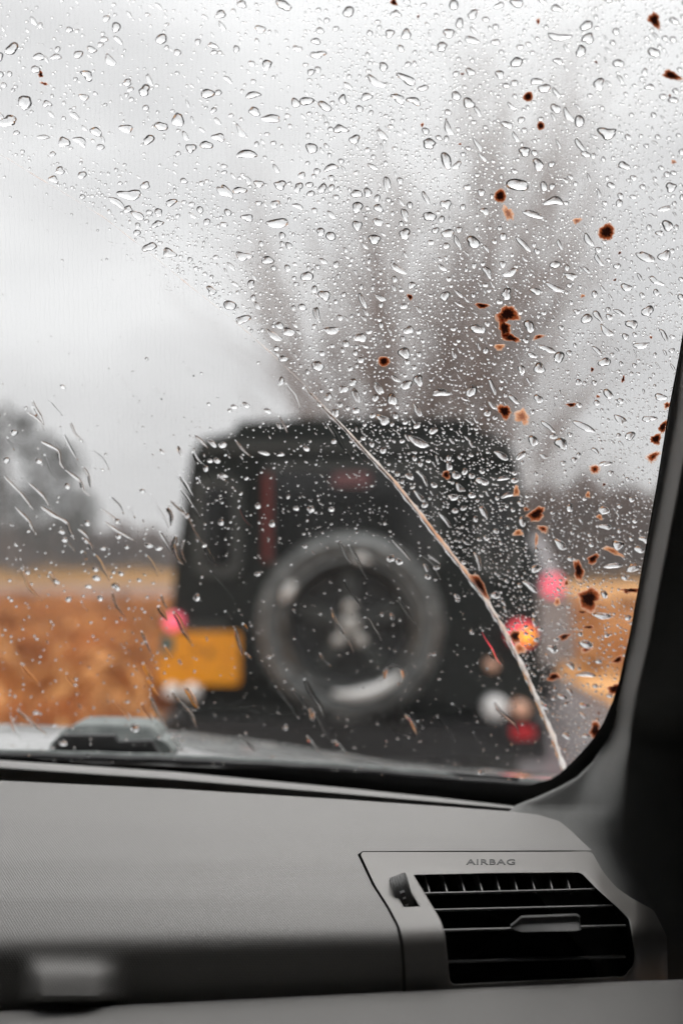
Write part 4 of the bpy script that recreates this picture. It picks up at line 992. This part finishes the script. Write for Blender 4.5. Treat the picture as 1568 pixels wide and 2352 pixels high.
# running streaks on the wiped glass
def ribbon(pts, w_, alpha=.5, off=.0002, wob=0, r=None, n=7, rimattr=False, taper=True, pk=0., wf=None):
    ph = r.uniform(0, 9) if r else 0
    P2 = densify(pts, 4, closed=False); 
    for _ in range(3): P2 = [P2[0]] + [((P2[i - 1][0] + P2[i][0] * 2 + P2[i + 1][0]) / 4, (P2[i - 1][1] + P2[i][1] * 2 + P2[i + 1][1]) / 4) for i in range(1, len(P2) - 1)] + [P2[-1]]
    V = []; F = []; A = []; m_ = len(P2)
    for i, (x, y) in enumerate(P2):
        a, b_ = P2[max(0, i - 1)], P2[min(m_ - 1, i + 1)]; tx, ty = b_[0] - a[0], b_[1] - a[1]; l = math.hypot(tx, ty) or 1; nx_, ny_ = -ty / l, tx / l
        t = i / (m_ - 1); ww = w_ * ((min(1, (.12 + math.sin(math.pi * (.08 + .9 * t ** .8)))) if taper else 1)) * (1 + (wob * (math.sin(i * .31 + ph) + .7 * math.sin(i * .83 + ph * 2) + r.uniform(-.4, .4)) if r else 0)) * (wf(t) if wf else 1)
        ww = max(ww, .3)
        p0 = G(x, y, off); g = gnorm(p0); mps = p0.y / K
        for k in range(n):
            s = -1 + 2 * k / (n - 1); V.append(G(x + nx_ * ww * s, y + ny_ * ww * s, off) + g * (alpha * ww * mps * (1 - abs((s - pk) / (1 + pk if s < pk else 1 - pk)) ** 1.6))); A.append(abs(s))
        for s in (1, -1): V.append(G(x + nx_ * ww * s, y + ny_ * ww * s, off)); A.append(.9)
    k = n + 2
    for i in range(m_ - 1):
        for q in range(k):
            if q in (n - 1, n + 1): continue
            F.append((i * k + q, i * k + (q + 1) % k, (i + 1) * k + (q + 1) % k, (i + 1) * k + q))
    F.append(tuple(range(k))); F.append(tuple((m_ - 1) * k + q for q in range(k))[::-1])
    a, b_, c_ = (V[i] for i in F[n // 2][:3])
    if (b_ - a).cross(c_ - a).dot(gnorm(a)) < 0: F = [f[::-1] for f in F]
    return V, F, A
streaks = [([(75, 919), (80, 934), (92, 954), (102, 976)], 4, 'hooked water streak over the top of the evergreen tree'),
 ([(62, 947), (80, 957), (95, 970), (103, 990)], 2.5, 'thin water streak below the hooked one over the evergreen tree'),
 ([(162, 969), (172, 996), (192, 1016)], 3.2, 'short water streak ending in a dark bead right of the evergreen tree'),
 ([(95, 1014), (120, 1026), (135, 1034), (138, 1064), (150, 1079)], 4, 'wriggling water streak across the middle of the evergreen tree'),
 ([(150, 1079), (185, 1104), (192, 1129), (210, 1141)], 3.4, 'slanting water streak right of the evergreen tree trunk'),
 ([(190, 1072), (204, 1092), (208, 1120)], 4, 'upright water streak on pale sky beside the evergreen tree'),
 ([(67, 1109), (100, 1139), (115, 1164)], 3, 'faint slanting water streak over the lower evergreen tree'),
 ([(95, 1164), (125, 1184), (155, 1199), (162, 1224), (174, 1243)], 4, 'long bent water streak over the dark hedge'),
 ([(232, 1169), (255, 1184), (282, 1209)], 3, 'brownish water streak just above the field edge'),
 ([(240, 1199), (270, 1219), (310, 1243)], 3.2, 'straight water streak running down to the field edge'),
 ([(190, 1235), (207, 1250), (214, 1268)], 4, 'short water streak at the hedge foot, left of a twin'),
 ([(180, 1215), (196, 1226), (208, 1245)], 3, 'small water streak above the hedge foot'),
 ([(382, 1164), (395, 1184), (392, 1209)], 4.5, 'dark bead-like streak at the left side of the off-road car'),
 ([(405, 1229), (397, 1254), (407, 1284), (422, 1298)], 5.5, 'thick wriggling water streak on the off-road car left corner'),
 ([(424, 1240), (415, 1260), (422, 1285), (428, 1292)], 3.5, 'light curved streak beside the thick wriggling one'),
 ([(390, 1149), (415, 1174), (430, 1184), (445, 1219), (468, 1250)], 3, 'long thin streak over the off-road car left window'),
 ([(10, 1094), (50, 1134), (80, 1174)], 3, 'dark slanting streak at the left edge over the tree trunk'),
 ([(35, 1164), (65, 1194), (85, 1234)], 3, 'curved streak at the left edge over the hedge'),
 ([(370, 1366), (376, 1384), (384, 1398)], 3, 'short dark streak above the left tail light'),
 ([(540, 1444), (550, 1484), (556, 1506)], 4, 'orange-tinted streak at the right end of the number plate'),
 ([(325, 1449), (334, 1470), (348, 1500)], 3.5, 'reddish streak left of the number plate'),
 ([(258, 1359), (266, 1390), (290, 1420)], 2.6, 'faint bent streak over the orange verge'),
 ([(883, 1562), (884, 1538), (902, 1526), (922, 1534), (928, 1556), (918, 1572)], 4.5, 'looped water streak on the lower right of the spare wheel'),
 ([(760, 1396), (769, 1425), (785, 1450), (798, 1468), (812, 1500)], 3.2, 'long streak running across the spare wheel hub'),
 ([(735, 1500), (742, 1518), (760, 1530)], 2.8, 'short streak at the lower left of the wheel hub'),
 ([(900, 1240), (925, 1265), (945, 1290)], 2.5, 'slanting streak on the upper right of the spare wheel tyre'),
 ([(983, 1275), (998, 1284), (1012, 1297)], 3, 'bright short streak right of the spare wheel top'),
 ([(550, 1688), (570, 1706), (590, 1728)], 4, 'pale streak over the bonnet edge, left of three'),
 ([(705, 1690), (716, 1708), (732, 1724)], 4, 'pale streak over the bonnet edge, middle of three'),
 ([(770, 1700), (780, 1716), (800, 1734)], 3.5, 'pale streak over the bonnet edge, right of three'),
 ([(40, 1630), (70, 1655), (110, 1690)], 3.2, 'pale streak crossing the bonnet edge at the far left'),
 ([(395, 1588), (410, 1610), (440, 1640), (452, 1675)], 4, 'dark running streak over the left lamps of the off-road car'),
 ([(345, 1600), (362, 1640), (385, 1672)], 4, 'orange streak beside the wiper cover'),
 ([(640, 955), (652, 975), (660, 995)], 3, 'streak crossing the off-road car roof edge'),
 ([(445, 1000), (462, 1012), (478, 1030)], 4, 'bright streak at the roof corner of the off-road car'),
 ([(930, 1640), (948, 1662), (958, 1690)], 3.5, 'streak over the tow hitch'),
 ([(500, 1090), (520, 1105)], 3, 'stub of a streak over the left window top'),
 ([(540, 1010), (560, 1035), (575, 1048)], 3, 'slanting streak on the dark roof left part')]
for pts, w_, lab in streaks:
    V, F, A = ribbon(pts, w_, .75, wob=.14, r=rnd, pk=-.15, n=9); o = obj('water_streak', V, F, M['water'], smooth=True); tag(o, lab, 'water streak', 'water streaks on the wiped glass')
SV = []; SF = []
for _ in range(85):      # faint film runs
    x, y = rnd.uniform(-20, 1150), rnd.uniform(820, 1720)
    if unswept(x, y) : continue
    if y > arc_y(x) and (x < 460 or y > 1300 or rnd.random() < .3):
        ln = rnd.uniform(18, 90); pts = [(x, y)]
        for k in range(4): pts.append((pts[-1][0] + ln / 4 * rnd.uniform(.3, .9), pts[-1][1] + ln / 4 * rnd.uniform(.6, 1.2)))
        if not inpoly(pts[-1][0], pts[-1][1], glass_poly) or unswept(*pts[-1]): continue
        V, F, A = ribbon(pts, rnd.uniform(2, 6), rnd.uniform(.03, .10), n=5, pk=-.1); b_ = len(SV); SV += V; SF += [tuple(b_ + i for i in f) for f in F]
o = obj('water_film', SV, SF, M['water'], smooth=True, kind='stuff'); o['label'] = 'faint film of running water on the wiped glass'

# wiper mark: ridge of water and dirt at the end of the wiped arc
wm = empty('wiper_mark', G(790, 980), 'pale orange-stained wiper line curving down from upper left to lower right', 'wiper mark')
def addrim(o, A):
    at_ = o.data.attributes.new('rim', 'FLOAT', 'POINT'); at_.data.foreach_set('value', A)
V, F, A = ribbon(arc[:11], 1.1, .4, wob=.5, r=rnd, taper=False); o = obj('faint_line', V, F, M['faint'], smooth=True); addrim(o, [.55 + a * .5 + .2 * math.sin(i * .013) for i, a in enumerate(A)]); rel(wm, o)
V, F, A = ribbon(arc[10:], 3.5, .4, wob=.30, r=rnd, taper=False, wf=lambda t: .3 + .7 * sm(t * 2.5) + .4 * sm((t - .8) * 5)); mm = len(A)
base_rim = [.66 + .45 * a + .12 * math.sin(i * .021) - .58 * math.exp(-((i / mm - .40) / .22) ** 2) * (1 - a * .6) for i, a in enumerate(A)]
o = obj('thick_line', V, F, M['scum'], smooth=True); addrim(o, base_rim); rel(wm, o)
wr = [(x - 3, y + 4) for x, y in arc[9:]]
V, F, A = ribbon(wr, 2.6, .8, wob=.4, r=rnd, taper=False); rel(wm, obj('water_ridge', V, F, M['water'], smooth=True))
# brown leaf dirt spots
def spot(px, py, rx, ry, ang, kind, lab):
    seg = 30; rings = 6; p0 = G(px, py, .0006); ex = G(px + 1, py, .0006) - p0; ey = G(px, py + 1, .0006) - p0; n = gnorm(p0)
    rx *= 1.12; ry *= 1.12; ca, sa = math.cos(R(ang)), math.sin(R(ang)); ph = [rnd.uniform(0, 6.28) for _ in range(4)]; lm = .07 if rx == ry and rx > 9 else .21
    V = [Vector((0, 0, 0)) + n * .0007]; A = [0.]; h = .0007
    for q in range(1, rings + 1):
        s = q / rings
        for k in range(seg):
            t = 2 * math.pi * k / seg; f = 1 + lm * math.sin(2 * t + ph[0]) + lm * .8 * math.sin(3 * t + ph[1]) + lm * .5 * math.sin(5 * t + ph[2]) + lm * .35 * math.sin(9 * t + ph[3])
            f = 1 + (f - 1) * s; lx, ly = rx * s * f * math.cos(t), ry * s * f * math.sin(t)
            V.append(ex * (lx * ca - ly * sa) + ey * (lx * sa + ly * ca) + n * h * (1 - s * s)); A.append(s * .95 if kind != 'd' else s ** 1.8)
    F = [(0, 1 + (k + 1) % seg, 1 + k) for k in range(seg)]
    for q in range(rings - 1):
        for k in range(seg): a = 1 + q * seg + k; b_ = 1 + q * seg + (k + 1) % seg; F.append((a, b_, b_ + seg, a + seg))
    o = obj('dirt_spot', V, F, M['dirtpale'] if kind == 'p' else M['dirt'], smooth=True); o.location = p0; addrim(o, [a + (.18 if kind == 'o' else 0) for a in A])
    tag(o, lab, 'dirt spot', 'brown dirt spots on the windscreen'); return o
used = {}
def spot_words(x, y, rx, ry, kind):
    A = (rx * ry) ** .5; size = 'tiny' if A < 4.5 else 'small' if A < 8 else 'mid-sized' if A < 13 else 'large'
    colr = {'d': 'dark brown', 'o': 'rusty orange', 'p': 'pale orange'}[kind]; e_ = max(rx, ry) / min(rx, ry); shape = 'round' if e_ < 1.25 else 'oval' if e_ < 1.9 else 'long'
    return f'{size} {shape} {colr} dirt spot', where(x, y)
bl = {}
for s in spots: bl.setdefault(spot_words(s[0], s[1], s[2], s[3], s[5]), []).append(s)
for (a, b_), lst in bl.items():
    lst.sort(key=lambda s: s[1]); n = len(lst)
    for i, s in enumerate(lst):
        suf = '' if n == 1 else (', upper one' if i == 0 else ', lower one') if n == 2 else (', highest', ', second highest', ', third highest', ', fourth highest', ', fifth highest', ', sixth highest')[i] if i < n - 1 else ', lowest'
        spot(*s, f'{a} {b_}{suf}')
